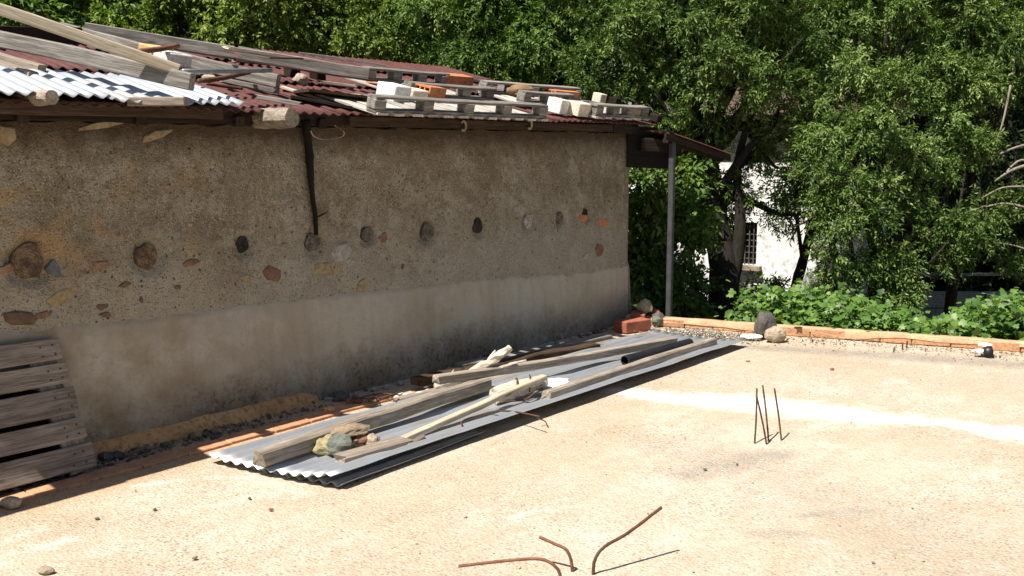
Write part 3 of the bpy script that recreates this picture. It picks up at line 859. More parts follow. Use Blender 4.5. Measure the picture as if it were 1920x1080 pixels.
# porch at the far end
V = []
nu, nv = 6, 90
def porch_z(u, v): return 1.735 - .165 * (u + .1) + .10 * (v + .46)
for i in range(nu):
    for j in range(nv):
        t_ = i / (nu - 1); v = -.47 + 1.5 * j / (nv - 1)
        V.append((.02 + 1.2 * t_, v, porch_z(.02 + 1.2 * t_, v) + .008 * math.sin(v / .0765 * 6.283)))
porch_o = sh('porch_sheet', mesh_np('porch_sheet', V, grid_faces(nu, nv), None, True), M['maroon'])
def PZ(u, v, h): return SB + SW * u + SV * v + Vector((0, 0, porch_z(u, v) + h))
for v in (-.36, .1, .5, .9):
    beam('porch_rafter', PZ(.05, v, -.05), PZ(1.12, v, -.05), .055, .07, M['wood_dark'], shed, int(v * 7) + 60, seg=4)
beam('porch_board', PZ(-.1, -.44, -.045), PZ(1.15, -.44, -.045), .02, .05, M['wood_dark'], shed, 71, seg=4)
beam('porch_beam', S(-.02, .14, 1.62), S(.30, .34, 1.60), .07, .12, M['wood_dark'], shed, 72)
for i, z in enumerate((1.70, 1.585, 1.475)):
    beam('porch_shade_board', S(-.06, .035, z - .0), S(.27, .31, z - .02), .025, .112, M['char_shade'], shed, 73 + i, seg=3)  # black boards stand in for the unlit underside of the porch
beam('porch_post', S(.145, .375, -.02), S(.145, .375, 1.66), .050, .050, M['post'], shed, 80, up=SV, ch=.15, jit=.0006)

# ------------------------------------------------------------------ junk on the roof
def pn(x, y, n):                             # point seen at a pixel on the upright plane n metres out from the wall
    d = ray(x, y); return CP + d * ((S(0, n, 0) - CP).dot(SV) / d.dot(SV))
def loose(name, p0, p1, w, h, mat, label, cat='beam', group=None, **kw):
    o = beam(name, p0, p1, w, h, mat, None, **kw)
    return tag(o, label, cat, group)
GT = 'old timbers lying on the shed roof'
e0 = pn(360, 154, .24); d0 = pn(0, 77, -.75)
loose('timber', e0, e0 + (d0 - e0) * 1.5, .06, .09, M['wood_grey'], 'thick grey squared timber with its cut end at the near eave, under the pale plank', 'timber', GT, seed=21, bow=.01)
a = pn(335, 131, .16); b = pn(-10, 14, -.30)
loose('timber', a, a + (b - a) * 1.35, .05, .058, M['wood_pale'], 'long pale tan plank slanting across the grey timbers at the top left', 'plank', GT, seed=22)
a = rp(522, 153, .10); b = rp(150, 62, .10)
loose('timber', a, a + (b - a) * 1.1, .05, .085, M['wood_grey'], 'grey timber with dark cut end beside the galvanised sheet, behind the steel tube', 'timber', GT, seed=23, bow=-.01)
a = rp(690, 140, .14); b = rp(240, 66, .14)
loose('timber', a, a + (b - a) * .56, .06, .092, M['wood_grey'], 'thick whitish grey timber whose end sticks out above the roof pallets', 'timber', GT, seed=24, jit=.004)
loose('timber', a + (b - a) * .57 + SV * .02, a + (b - a) * 1.15 + SV * .05, .06, .088, M['wood_grey'], 'grey timber lying in line behind the whitish one, reaching the ridge', 'timber', GT, seed=25)
a = rp(-60, 66, .1); b = rp(150, 68, .1)
loose('timber', a, b, .05, .11, M['wood_dark'], 'dark timber lying across behind the near grey timber', 'timber', GT, seed=26)
a = rp(420, 90, .24); b = rp(512, 103, .22)
loose('splinter', a, b, .05, .022, M['driftwood'], 'pale splintered board lying on top of the whitish grey timber', 'board', GT, seed=27, rag=.03)
a = rp(506, 108, .21); b = rp(568, 110, .2)
o = tube('rusty_pin', [a, (a + b) / 2, b], .007, M['rust'], None, 2, n=6)
tag(o, 'thin dark iron pin on the whitish grey timber near the ridge', 'iron pin')
GO = 'timber offcuts at the near eave'
a = rp(62, 144, .055); b = rp(-20, 118, .055)
loose('offcut', a, a + (b - a) * 1.6, .06, .055, M['wood_tan'], 'brownish timber offcut with dark end on the near galvanised sheet, front one', 'offcut', GO, seed=31)
a = rp(78, 130, .075); b = rp(0, 108, .075)
loose('offcut', a, a + (b - a) * 1.6, .055, .05, M['wood_tan'], 'brownish timber offcut on the near galvanised sheet, lying behind the front one', 'offcut', GO, seed=32)
loose('timber', S(-7.6, .265, 1.885), S(-6.42, .265, 1.885), .13, .05, M['wood_grey'], 'unseen grey plank added along the near roof edge to shape sun and shade on the pallet', 'timber', GT, seed=33)  # added out of view to throw a strip of shade past the gap
# pipes
o = tube('steel_tube', [rp(342, 134, .2), rp(425, 133, .2), rp(508, 132, .2)], .014, M['steel'], None, 2, n=10)
tag(o, 'grey steel tube lying across the timbers above the galvanised roof edge', 'tube')
o = tube('rusty_pipe', [rp(262, 96, .19), rp(300, 92, .19), rp(333, 86, .2)], .017, M['rust_light'], None, 2, n=10)
tag(o, 'short rusty pipe beside the yellow brick on the roof', 'pipe')
GR = 'rusty bent iron scraps under the steel tube'
o = tube('iron_scrap', [rp(372, 152, .1), rp(420, 146, .12), rp(468, 135, .15)], .014, M['rust'], None, 3, n=8)
tag(o, 'rusty iron bar slanting up under the steel tube', 'iron bar', GR)
o = tube('iron_scrap', [rp(388, 157, .06), rp(430, 163, .05), rp(455, 166, .05)], .010, M['rust'], None, 3, n=8)
tag(o, 'rusty iron bar lying on the galvanised roof edge', 'iron bar', GR)
o = obj('wood_scrap', rock_mesh(.05, .035, .025, 6, 2), M['stone_tan'], T(rp(392, 148, .1)))
tag(o, 'small tan lump beside the rusty iron bars at the roof edge', 'lump')
# bricks on the near timbers
def brick(name, p, size, mat, yaw, label, cat='brick', group=None, tilt=0.0, roof=True):
    Mx = T(p) @ rotz(yaw) @ Matrix.Rotation(tilt, 4, 'X')
    o = obj(name, boxes_mesh([((0, 0, size[2] / 2), size)], .006), mat, Mx)
    return tag(o, label, cat, group)
YAW = math.atan2(SW.y, SW.x)
TILT = math.atan(SLOPE)
GB = 'bricks and blocks weighing down the roof'
brick('brick', rp(290, 108, .08), (.2, .12, .075), M['brick_yellow'], YAW + .3, 'yellow brick beside the rusty pipe among the roof timbers', 'brick', GB, TILT)
brick('brick', rp(322, 122, .08), (.22, .13, .08), M['white_block'], YAW + .35, 'white block next to the yellow brick among the roof timbers', 'block', GB, TILT)
brick('brick', rp(356, 126, .05), (.14, .08, .05), M['stone_tan'], YAW - .1, 'small tan block between the white block and the steel tube', 'block', GB, TILT)
def hollow_brick(p, yaw, label, L=.25, W_=.14, H_=.10, tilt=0.0):
    t_ = .012
    bl_ = [((0, 0, t_ / 2), (L, W_, t_)), ((0, 0, H_ - t_ / 2), (L, W_, t_)),
           ((0, -W_ / 2 + t_ / 2, H_ / 2), (L - .002, t_ - .001, H_ - 2 * t_)), ((0, W_ / 2 - t_ / 2, H_ / 2), (L - .002, t_ - .001, H_ - 2 * t_))]
    iw = W_ - 2 * t_
    for q in (1, 2): bl_.append(((0, -iw / 2 + iw * q / 3, H_ / 2), (L - .003, t_ * .8, H_ - 2 * t_ - .001)))
    for q in range(3): bl_.append(((0, -iw / 2 + iw * (q + .5) / 3, H_ / 2), (L - .004, iw / 3 - t_, t_ * .8)))
    o = obj('hollow_brick', boxes_mesh(bl_), M['brick_orange'], T(p) @ rotz(yaw) @ Matrix.Rotation(tilt, 4, 'X'))
    return tag(o, label, 'brick', GB)

# upside down pallets lying on the roof
GP = 'pallets lying upside down on the roof'
def roof_pallet(p, yaw_off, label, rows, deck, miss=()):
    Mr = T(p) @ rotz(YAW + yaw_off) @ Matrix.Rotation(TILT, 4, 'X')
    root = thing('pallet', None, label, 'pallet', GP, M=Mr)
    blk = boxes_mesh([((0, 0, 0), (.095, .085, .062))], .004); blk.materials.append(M['wood_grey'])
    dk = {}
    for q, (x, y0, y1) in enumerate(deck):        # deck boards, running up the slope
        kk = (round(y1 - y0, 2), q % 3)
        if kk not in dk:
            dk[kk] = beam_mesh(y1 - y0, .095, .016, q + 55, jit=.002); dk[kk].materials.append(M['wood_bleached'])
        obj('deck_board', dk[kk], None, Mr @ T((x + rb.uniform(-.01, .01), y0, .010)) @ rotz(math.pi / 2 + rb.uniform(-.012, .012)), root)
    for r_, (y, x0, x1, nb) in enumerate(rows):
        L = x1 - x0
        lo_ = beam_mesh(L, .085, .016, r_ + 50, jit=.002); lo_.materials.append(M['wood_grey'])
        hi_ = beam_mesh(L, .085, .018, r_ + 70, jit=.003, bow=-.004); hi_.materials.append(M['wood_grey'])
        obj('stringer_board', lo_, None, Mr @ T((x0, y, .0275)), root)
        for q in range(nb):
            if (r_, q) in miss: continue
            x = x0 + .05 + (L - .1) * q / (nb - 1)
            obj('block', blk, None, Mr @ T((x + rb.uniform(-.012, .012), y, .0675)) @ rotz(rb.uniform(-.08, .08)), root)
        obj('runner', hi_, None, Mr @ T((x0, y + rb.uniform(-.006, .006), .1085)) @ rotz(rb.uniform(-.008, .008)), root)
    return root
roof_pallet(Rf(-3.40, -.285, .030), .0, 'weathered pallet on the roof edge holding the hollow orange brick',
            [(.06, 0, 1.79, 5), (.70, .95, 1.92, 4), (1.27, 1.06, 2.0, 4)], [(.05 + .155 * q, 0, .62 if q < 6 else 1.33) for q in range(12)])
roof_pallet(Rf(-1.23, -.14, .034), -.01, 'weathered pallet at the far end of the roof edge holding the cream blocks',
            [(.06, .5, 1.34, 4), (.48, .05, .74, 3), (.86, 0, 1.38, 5)], [(.06 + .155 * q, .42 if q < 3 else 0, .92) for q in range(9)])
# loose slanting lath in front of the near pallet, on the eave
loose('lath', rp(530, 163, .03), rp(690, 215, -.01), .06, .018, M['driftwood'], 'pale lath slanting down the roof edge to the corner of the pallet', 'lath', seed=41)
brick('brick', rp(735, 190, .03), (.20, .16, .12), M['white_block'], YAW + .2, 'white block on the roof pallet beside the hollow orange brick', 'block', GB, TILT)
brick('brick', rp(772, 188, .03), (.18, .15, .085), M['brick_cream'], YAW + .1, 'cream block between the white block and the hollow orange brick', 'block', GB, TILT)
hollow_brick(rp(803, 186, .04), YAW + .25, 'orange hollow brick lying on the roof pallet with its holes showing', tilt=TILT)
hollow_brick(rp(850, 160, .05), YAW - .05, 'orange hollow brick higher up the roof between the pallet runners', L=.33, H_=.09, tilt=TILT)
hollow_brick(rp(1052, 183, .06), YAW + .02, 'orange hollow brick half hidden behind the white block at the far end', L=.4, H_=.07, tilt=TILT)
brick('brick', rp(1043, 212, .03), (.17, .13, .12), M['white_block'], YAW + .25, 'large white block on the far roof pallet', 'block', GB, TILT)
brick('brick', rp(1082, 216, .03), (.24, .15, .11), M['brick_cream'], YAW + .1, 'cream block right of the large white block on the far pallet', 'block', GB, TILT)
brick('brick', rp(1180, 222, .03), (.2, .15, .10), M['stone_tan'], YAW + .1, 'tan block near the far corner of the roof', 'block', GB, TILT)
for (x, y, sz_, mt_, lab_) in ((1122, 192, (.12, .10, .09), 'brick_cream', 'small cream block beyond the far pallet\'s rear runner'), (1152, 196, (.12, .09, .07), 'wood_dark', 'dark block right of the small cream block near the roof end'),
        (1200, 222, (.11, .1, .085), 'wood_grey', 'grey wooden block standing at the roof\'s far corner'), (1228, 228, (.1, .09, .07), 'wood_dark', 'dark block at the very end of the roof edge'), (945, 172, (.11, .1, .08), 'wood_grey', 'grey wooden block between the two roof pallets'), (1000, 176, (.1, .09, .07), 'wood_dark', 'dark block just left of the far pallet\'s middle runner')):
    brick('wood_block' if 'wood' in mt_ else 'brick', rp(x, y, .02), sz_, M[mt_], YAW + .1, lab_, 'block', GB, TILT)
o = obj('rubble_stone', rock_mesh(.13, .09, .06, 12, 3), M['nest'], T(rp(975, 172, .1)))
tag(o, 'brown rough stone on the roof between the two rows of pallets', 'stone')
o = obj('rubble_stone', rock_mesh(.06, .05, .05, 14, 3), M['stone_tan'], T(rp(563, 152, .03)))
tag(o, 'small grey stone under the whitish grey timber beside the pallet', 'stone')
GW_ = 'grey battens scattered on the metal roof'
for i_, (xa, ya, xb, yb, w_, h_, lab) in enumerate([(440, 112, 640, 132, .06, .03, 'grey batten just above the whitish grey timber'), (420, 150, 520, 172, .05, .03, 'short grey batten beside the edge of the galvanised sheet'),
        (700, 128, 850, 146, .07, .03, 'grey batten along the ridge side of the hollow bricks'), (480, 182, 560, 196, .06, .025, 'short weathered batten on the roof edge by the jutting log'), (560, 100, 720, 124, .05, .025, 'thin grey batten lying close under the ridge'),
        (880, 150, 1010, 168, .06, .03, 'grey batten behind the brown stone on the roof'), (1090, 190, 1190, 206, .05, .03, 'short grey batten at the far end of the roof')]):
    loose('batten', rp(xa, ya, .06), rp(xb, yb, .06), w_, h_, M['wood_grey'], lab, 'batten', GW_, seed=200 + i_, jit=.003, rag=.02)
GX = 'broken orange tiles on the roof'
for i_, (x, y, lab) in enumerate([(838, 152, 'broken orange tile near the ridge behind the hollow brick'), (1010, 190, 'broken orange tile left of the large white block'), (700, 158, 'broken orange tile between the white block and the timber end'), (1060, 172, 'broken orange tile at the far pallet\'s rear runner')]):
    tag(obj('tile_piece', rock_mesh(.10, .06, .014, 210 + i_, 2, .4, 1.6), M['brick_orange'], T(rp(x, y, .045)) @ rotz(i_) @ Matrix.Rotation(.2, 4, 'X')), lab, 'tile', GX)
GV = 'dark boards lying in the gap before the roof pallet'
loose('board', rp(552, 172, .025), rp(672, 186, .025), .52, .018, M['wood_brown'], 'dark brown panel standing for the shadow below the whitish grey timber', 'board', GV, seed=45)  # this and the next dark board stand for a shadowed hollow
loose('board', rp(545, 182, .02), rp(668, 204, .015), .17, .02, M['wood_dark'], 'dark board filling in the shadowed hollow next to the pale lath on the roof edge', 'board', GV, seed=46)
loose('board', rp(600, 154, .06), rp(665, 162, .07), .09, .02, M['wood_tan'], 'short tan board end under the tip of the whitish grey timber', 'board', GV, seed=47, rag=.02)
for i_, (x, y, h, lab) in enumerate(((548, 150, .04, 'small block under the joint of the two grey timbers'), (596, 157, .04, 'small block under the whitish grey timber near its tip'))):
    brick('wood_block', rp(x, y, 0), (.09, .09, .10), M['wood_dark'], YAW, lab, 'block', 'blocks under the grey timber')

# ------------------------------------------------------------------ corrugated sheets on the terrace
def ground_sheet(name, u0, u1, n0, n1, z0, curl, label, yaw=0.0, seed=0, skew=0.0):
    pitch, amp = .0765, .0095
    wn_ = n1 - n0
    nn_ = int(wn_ / pitch * 8) + 1
    nu_ = 46
    V = []
    for i in range(nu_):
        for j in range(nn_):
            t_ = i / (nu_ - 1); s_ = j / (nn_ - 1)
            n = wn_ * s_
            u = (u1 - u0) * t_ + skew * s_ * (1 - t_)
            k_ = max(0, (s_ - .62) / .38)
            zc = z0 + curl(t_) * k_ ** 1.6 + .012 * max(0, .2 - s_) / .2
            zc += .010 * noise.noise(Vector((u * 1.3, n * 2, seed))) + .004 * noise.noise(Vector((u * 5, n * 6, seed + 4)))
            V.append((u, -n, zc + amp * math.sin(n / pitch * 2 * math.pi)))
    V = np.array(V); n0_ = len(V)
    F = grid_faces(nu_, nn_)
    V2 = V - np.array([0, 0, .0022])
    Fs = [F[:, ::-1], F + n0_]
    for i in (0, nu_ - 1):
        e = i * nn_ + np.arange(nn_ - 1)
        q = np.stack([e, e + 1, e + 1 + n0_, e + n0_], 1); Fs.append(q if i else q[:, ::-1])
    for j in (0, nn_ - 1):
        e = np.arange(nu_ - 1) * nn_ + j
        q = np.stack([e, e + nn_, e + nn_ + n0_, e + n0_], 1); Fs.append(q)
    o = obj(name, mesh_np(name, np.concatenate([V, V2]), np.concatenate(Fs), None, True), M['galv'], MS @ T((u0, -n0, 0)) @ rotz(yaw))
    return tag(o, label, 'metal sheet', 'corrugated sheets on the terrace')
ground_sheet('corrugated_sheet', -4.93, -.42, .575, 1.40, .034, lambda t_: .050 - .012 * t_, 'long grey corrugated metal sheet on the terrace with timbers and stones on it', 0.0, 1, .11)
ground_sheet('corrugated_sheet', -4.86, -3.7, .80, 1.43, .013, lambda t_: .006, 'corrugated metal sheet sticking out under the near edge of the long sheet', 0.045, 2, .06)
GS = 'timbers lying on the corrugated sheet'
def G(u, n, z): return S(u, n, z)
loose('timber', G(-4.905, .968, .092), G(-3.02, .845, .10), .078, .078, M['wood_tan'], 'thick square timber with its cut end nearest us on the sheet', 'timber', GS, seed=61, jit=.003, rag=.012, bow=.008)
loose('timber', G(-3.40, .765, .185), G(-.93, 1.03, .09), .06, .055, M['wood_tan'], 'long plank on edge resting on the thick timber, reaching the far end', 'plank', GS, seed=62, bow=-.014, jit=.0025, rag=.01)
loose('timber', G(-2.96, 1.275, .075), G(-.72, 1.262, .075), .06, .06, M['wood_tan'], 'squared timber beside the black pipe along the outer edge of the sheet', 'timber', GS, seed=63, jit=.0022, rag=.012)
loose('batten', G(-4.20, 1.24, .07), G(-2.84, 1.17, .155), .045, .032, M['wood_pale'], 'thin yellowish batten between the short board and the pale log', 'batten', GS, seed=64)
loose('board', G(-4.60, 1.215, .062), G(-4.19, 1.268, .07), .105, .045, M['wood_pallet'], 'short weathered board lying in front of the stones on the sheet', 'board', GS, seed=65, rag=.012, jit=.004)
loose('board', G(-4.22, 1.33, .062), G(-4.08, 1.29, .07), .03, .03, M['wood_pallet'], 'small wood piece at the end of the short board', 'board', GS, seed=66, rag=.01)
GD = 'dark planks between the sheet and the wall'
loose('plank', G(-3.13, .33, .055), G(-1.35, .56, .05), .09, .06, M['wood_brown'], 'dark rotten plank with rusty broken end beside the shed wall', 'plank', GD, seed=67, jit=.006, rag=.02)
loose('plank', G(-2.6, .24, .05), G(-1.0, .46, .05), .09, .05, M['wood_grey'], 'grey plank in the shade lying next to the wall', 'plank', GD, seed=68, jit=.004)
loose('plank', G(-1.25, .50, .03), G(-.55, .62, .03), .1, .04, M['wood_grey'], 'short grey plank in the shade near the far corner bricks', 'plank', GD, seed=69, jit=.004)
loose('plank', G(-3.5, .52, .03), G(-2.3, .66, .03), .07, .04, M['wood_pallet'], 'brown plank lying half under the long plank', 'plank', GD, seed=70, jit=.004)
# splintered branch
dw = thing('driftwood', G(-3.2, .62, .06), 'bleached splintered piece of wood sticking up over the long plank', 'wood')
tube('stem', [G(-3.24, .60, .085), G(-3.05, .70, .13), G(-2.92, .79, .21), G(-2.79, .86, .30)], [.02, .03, .034, .03, .022], M['driftwood'], dw, 4, n=8, rough=.28, seed=3, smooth=False)
tube('splinter', [G(-2.98, .76, .16), G(-2.9, .78, .24), G(-2.86, .79, .285)], [.014, .005], M['driftwood'], dw, 3, n=5, rough=.3, smooth=False)
tube('splinter', [G(-2.95, .80, .15), G(-2.82, .86, .19), G(-2.7, .92, .21)], [.016, .006], M['driftwood'], dw, 3, n=5, rough=.3, smooth=False)
tube('splinter', [G(-3.2, .62, .1), G(-3.14, .64, .15), G(-3.1, .64, .175)], [.01, .004], M['driftwood'], dw, 3, n=5, rough=.3, smooth=False)
lg = tube('pale_log', [G(-3.20, 1.06, .09), G(-3.05, 1.085, .10), G(-2.9, 1.105, .105), G(-2.77, 1.125, .11)], [.05, .058, .052, .035], M['driftwood'], None, 4, n=10, rough=.12, seed=9, smooth=False)
tag(lg, 'pale peeled log piece wrapped with rusty wire in the middle of the sheet', 'log')
tube('rusty_wire', [G(-3.1, 1.16, .10), G(-3.05, 1.12, .155), G(-2.98, 1.06, .16), G(-2.94, 1.02, .12)], .005, M['rust'], lg, 4, n=5)
tube('rusty_wire', [G(-2.99, 1.17, .09), G(-2.93, 1.13, .155), G(-2.86, 1.07, .16)], .005, M['rust'], lg, 4, n=5)
for i, (u, n, z, a, lab) in enumerate([(-2.72, 1.16, .075, .075, 'white crumbly lump beside the pale log'), (-2.62, 1.13, .065, .06, 'white crumbly lump at the far side of the pale log'), (-2.85, 1.22, .055, .045, 'small white lump in front of the pale log')]):
    o = obj('mortar_lump', rock_mesh(a * 1.3, a, a * .55, 20 + i, 3, .45, 2.2), M['white_block'], T(G(u, n, z)) @ rotz(i))
    tag(o, lab, 'lump', 'white mortar lumps on the sheet')
pp = G(-1.80, 1.12, .082); pq = G(-.92, 1.165, .082)
bmp = bmesh.new()
L_ = (pq - pp).length
for (x, r_) in ((0, .036), (L_, .036), (L_, .031), (0, .031)):
    for k_ in range(20):
        a = 2 * math.pi * k_ / 20
        bmp.verts.new((x, r_ * math.cos(a), r_ * math.sin(a)))
bmp.verts.ensure_lookup_table()
for l_ in range(4):
    for k_ in range(20):
        q = (k_ + 1) % 20; l2 = (l_ + 1) % 4
        bmp.faces.new([bmp.verts[i] for i in (l_ * 20 + k_, l_ * 20 + q, l2 * 20 + q, l2 * 20 + k_)])
bmesh.ops.recalc_face_normals(bmp, faces=bmp.faces[:])
me_p = bpy.data.meshes.new('pipe'); bmp.to_mesh(me_p); bmp.free()
tag(obj('plastic_pipe', me_p, M['plastic_black'], axes(pp, pq)), 'black plastic pipe lying on the far part of the corrugated sheet', 'pipe')
# stones on the sheet
for (u, n, z, rx, ry, rz_, mt, sd, lab) in [
    (-4.50, .985, .075, .10, .07, .045, 'stone_yellow', 1, 'flat yellowish stone against the thick timber on the sheet'),
    (-4.49, 1.10, .085, .075, .06, .062, 'stone_grey', 2, 'grey green stone in front of the yellowish one on the sheet'),
    (-4.36, 1.03, .125, .11, .075, .030, 'stone_brown', 3, 'flat brown stone lying on top of the stone heap'),
    (-4.33, 1.05, .075, .07, .06, .04, 'wall_rust', 4, 'rust coloured stone under the flat brown stone'),
    (-4.29, 1.12, .07, .042, .04, .036, 'stone_tan', 5, 'small round tan stone at the right of the stone heap')]:
    tag(obj('stone', rock_mesh(rx, ry, rz_, sd, 3, .3, 1.5), M[mt], T(G(u, n, z)) @ rotz(YAW + sd)), lab, 'stone', 'stones on the corrugated sheet')
# rusty wires on and beside the sheet
GW = 'rusty wires lying about the sheet'
def wire(pix, z, r, lab, sub=5):
    o = tube('rusty_wire', [gp(x, y, zz_) for (x, y), zz_ in zip(pix, z)], r, M['rust'], None, sub, n=6)
    return tag(o, lab, 'wire', GW)
wire([(866, 797), (868, 789), (900, 778), (930, 771), (965, 772), (1012, 781)], [.09, .07, .075, .09, .08, .10], .005, 'long rusty wire curving over the outer edge of the sheet')
wire([(933, 757), (960, 752), (985, 749), (1002, 738), (1018, 730)], [.07, .06, .07, .09, .08], .006, 'twisted rusty wire in front of the pale log')
wire([(1008, 784), (1022, 790), (1026, 798)], [.05, .02, .01], .004, 'short rusty wire hook on the concrete beside the sheet')
wire([(655, 752), (690, 742), (720, 738), (760, 742)], [.04, .05, .05, .04], .005, 'rusty wire bundle between the wall and the timber, front strand')
wire([(660, 745), (700, 748), (735, 740), (775, 728)], [.05, .04, .06, .05], .005, 'rusty wire bundle between the wall and the timber, back strand')
wire([(700, 738), (712, 750), (728, 742), (742, 752), (752, 742)], [.03, .06, .05, .06, .03], .004, 'zigzag rusty wire between the wall and the thick timber')
# rubble between wall and timber
GL = 'rubble pieces between the wall and the timber'
for i, (x, y, a, mt, lab) in enumerate([(664, 752, .045, 'wall_rust', 'reddish stone next to the rusty wires by the wall'), (700, 750, .03, 'stone_brown', 'brown stone under the rusty wires by the wall'),
        (754, 745, .042, 'white_block', 'white rubble cube near the dark plank end'), (785, 744, .05, 'brick_cream', 'cream flat rubble near the dark plank end'),
        (640, 742, .05, 'stone_dark', 'dark clod at the foot of the wall beside the rusty wires'), (616, 768, .035, 'fillet', 'ochre mortar lump at the end of the wall fillet'),
        (806, 738, .04, 'white_block', 'pale rubble piece tucked under the long plank'), (925, 672, .05, 'wood_brown', 'dark bark lump behind the splintered wood')]):
    tag(obj('rubble', rock_mesh(a * 1.3, a, a * .7, 50 + i, 2, .4, 1.6), M[mt], T(gp(x, y, .02)) @ rotz(i * 1.3)), lab, 'rubble', GL)

# ------------------------------------------------------------------ pallet leaning on the wall at the left
pb = S(-5.352, .275, .035); ptp = S(-5.432, .055, .615)
xdir = (-SW).normalized()
zdir = (ptp - pb).normalized()
ydir = zdir.cross(xdir).normalized()          # out of the deck or into it
if ydir.dot(SV) < 0: ydir = -ydir             # towards the wall
PM = Matrix(((xdir.x, zdir.x, -ydir.x, pb.x), (xdir.y, zdir.y, -ydir.y, pb.y), (xdir.z, zdir.z, -ydir.z, pb.z), (0, 0, 0, 1)))   # x along boards, y up the lean, z outwards
lean = thing('pallet', None, 'brown wooden pallet leaning against the shed wall at the left', 'pallet', M=PM)
PH = (ptp - pb).length
bds = [(0.0, .120, .0), (.148, .104, 0), (.280, .130, 0), (.436, .102, 0), (.556, .106, 0)]
for i, (y, w_, sh_) in enumerate(bds):
    p0 = PM @ Vector((.01 + rb.uniform(-.004, .004) - (.012 if i == 0 else 0), y + w_ / 2, 0)); p1 = PM @ Vector((1.2, y + w_ / 2 + rb.uniform(-.004, .004), 0))
    o = beam('deck_board', p0, p1, w_, .02, M['wood_pallet'], lean, 90 + i, up=-ydir, ch=.15, jit=.0018, seg=8)
    for x in (.045, .11, .60, .65):
        for q in (.28, .72):
            obj('nail', tube_mesh([Vector((0, 0, -.004)), Vector((0, 0, .0025))], .0045, 7), M['rust'], PM @ T((x + rb.uniform(-.01, .01), y + w_ * q, .0105)), lean)
for x in (.07, .60, 1.13):
    p0 = PM @ Vector((x, -.005, -.021)); p1 = PM @ Vector((x, PH, -.021))
    beam('stringer_board', p0, p1, .12, .02, M['wood_pallet'], lean, int(x * 100), up=-ydir)
    for y in (.055, .32, .58):
        p0 = PM @ Vector((x, y - .05, -.071)); p1 = PM @ Vector((x, y + .05, -.071))
        beam('block', p0, p1, .1, .078, M['wood_pallet'], lean, int(y * 100), up=-ydir, seg=1)
for y in (.055, .19, .32, .45, .58):
    p0 = PM @ Vector((.0, y, -.121)); p1 = PM @ Vector((1.2, y, -.121))
    beam('bottom_board', p0, p1, .125, .02, M['wood_dark'], lean, int(y * 50), up=-ydir)  # extra boards in a dark tone, so the deck gaps look shaded

# ------------------------------------------------------------------ starter bars in the concrete
GK = 'straight starter bars standing in the slab'
bars = [((1415, 830), (1419, 728), 'leftmost of the four straight rusty bars, leaning right'), ((1437, 832), (1418, 740), 'rusty straight bar crossing behind the leftmost one at its top'),
        ((1441, 827), (1430, 722), 'tallest of the four straight rusty bars'), ((1465, 825), (1452, 728), 'rusty straight bar standing apart at the right of the four')]
for i, (b_, t_, lab) in enumerate(bars):
    p0 = gp(*b_); D = (p0 - CP).dot(CF)
    p1 = at(t_[0], t_[1], D + (.02, -.05, .03, .0)[i])
    o = tube('starter_bar', [p0 - Vector((0, 0, .03)), p0, p0.lerp(p1, .5) + Vector((.003, 0, 0)), p1], .0050, M['rust'], None, 6, n=8, rough=.10, seed=i)
    tag(o, lab, 'rebar', GK)
GK2 = 'bent starter bars at the front of the slab'
def bent(pts_, lab, mat):
    o = tube('bent_starter_bar', pts_, .0062, mat, None, 9, n=8, rough=.08)
    return tag(o, lab, 'rebar', GK2)
b0 = gp(1052, 1090)
bent([b0 - Vector((0, 0, .03)), b0, b0 + Vector((-.015, .0, .05)), b0 + Vector((-.07, .0, .085)), b0 + Vector((-.17, -.01, .088)), b0 + Vector((-.38, -.02, .068))], 'rusty bar bent over to the left at the bottom edge', M['rust_light'])
b0 = gp(1073, 1070)
bent([b0 - Vector((0, 0, .03)), b0, b0 + Vector((-.006, .0, .045)), b0 + Vector((-.025, .0, .085)), b0 + Vector((-.065, .02, .098)), b0 + Vector((-.125, .04, .118))], 'short rusty bar curving up to the left', M['rust_light'])
b0 = gp(1112, 1075); tip = Vector((.584, 3.805, .203))
bent([b0 - Vector((0, 0, .03)), b0, b0 + Vector((.008, .005, .055)), b0 + Vector((.045, .02, .098)), b0.lerp(tip, .5) + Vector((0, 0, .028)), tip], 'dark rusty bar curving up and out to the right', M['rust'])
for i, (x, y) in enumerate(((1692, 655), (1700, 652), (1676, 660))):
    p0 = gp(x, y)
    o = tube('bar_stub', [p0 - Vector((0, 0, .02)), p0 + Vector((0, 0, .03)), p0 + Vector((.004 * i, 0, .055 if i < 2 else .03))], .006, M['rust'], None, 2, n=6)
    tag(o, ('left of the middle pair of bar stubs near the brick edging', 'right one of the bar stubs near the brick edging', 'shortest rusty bar stub lying low near the brick edging')[i], 'rebar', 'bar stubs near the edging')

# stones by the edging, corner rubble, drain
GE = 'stones at the brick edging'
p = gp(1440, 637)
tag(obj('stone', rock_mesh(.085, .08, .12, 71, 3, .25, 1.4), M['stone_dark'], T(p + Vector((-.015, .06, .11)))), 'dark rounded stone standing on the brick edging', 'stone', GE)
tag(obj('stone', rock_mesh(.085, .075, .07, 72, 3, .25, 1.4), M['stone_tan'], T(p + Vector((.035, -.08, .055)))), 'tan stone lying in front of the dark one at the edging', 'stone', GE)
tag(obj('stone', rock_mesh(.10, .04, .018, 73, 2, .3, 1.4), M['white_block'], T(gp(1408, 631, .03)) @ Matrix.Rotation(.15, 4, 'X')), 'flat white stone left of the dark stone at the edging', 'stone', GE)
GC = 'rubble heaped at the far wall corner'
brick('brick', S(-.36, .30, 0), (.30, .16, .10), M['brick_red'], YAW - .25, 'red block in the rubble at the far corner of the shed', 'brick', GC)
brick('brick', S(-.10, .20, .0), (.24, .13, .12), M['brick_red'], YAW + .5, 'darker red block behind, against the far wall corner', 'brick', GC)
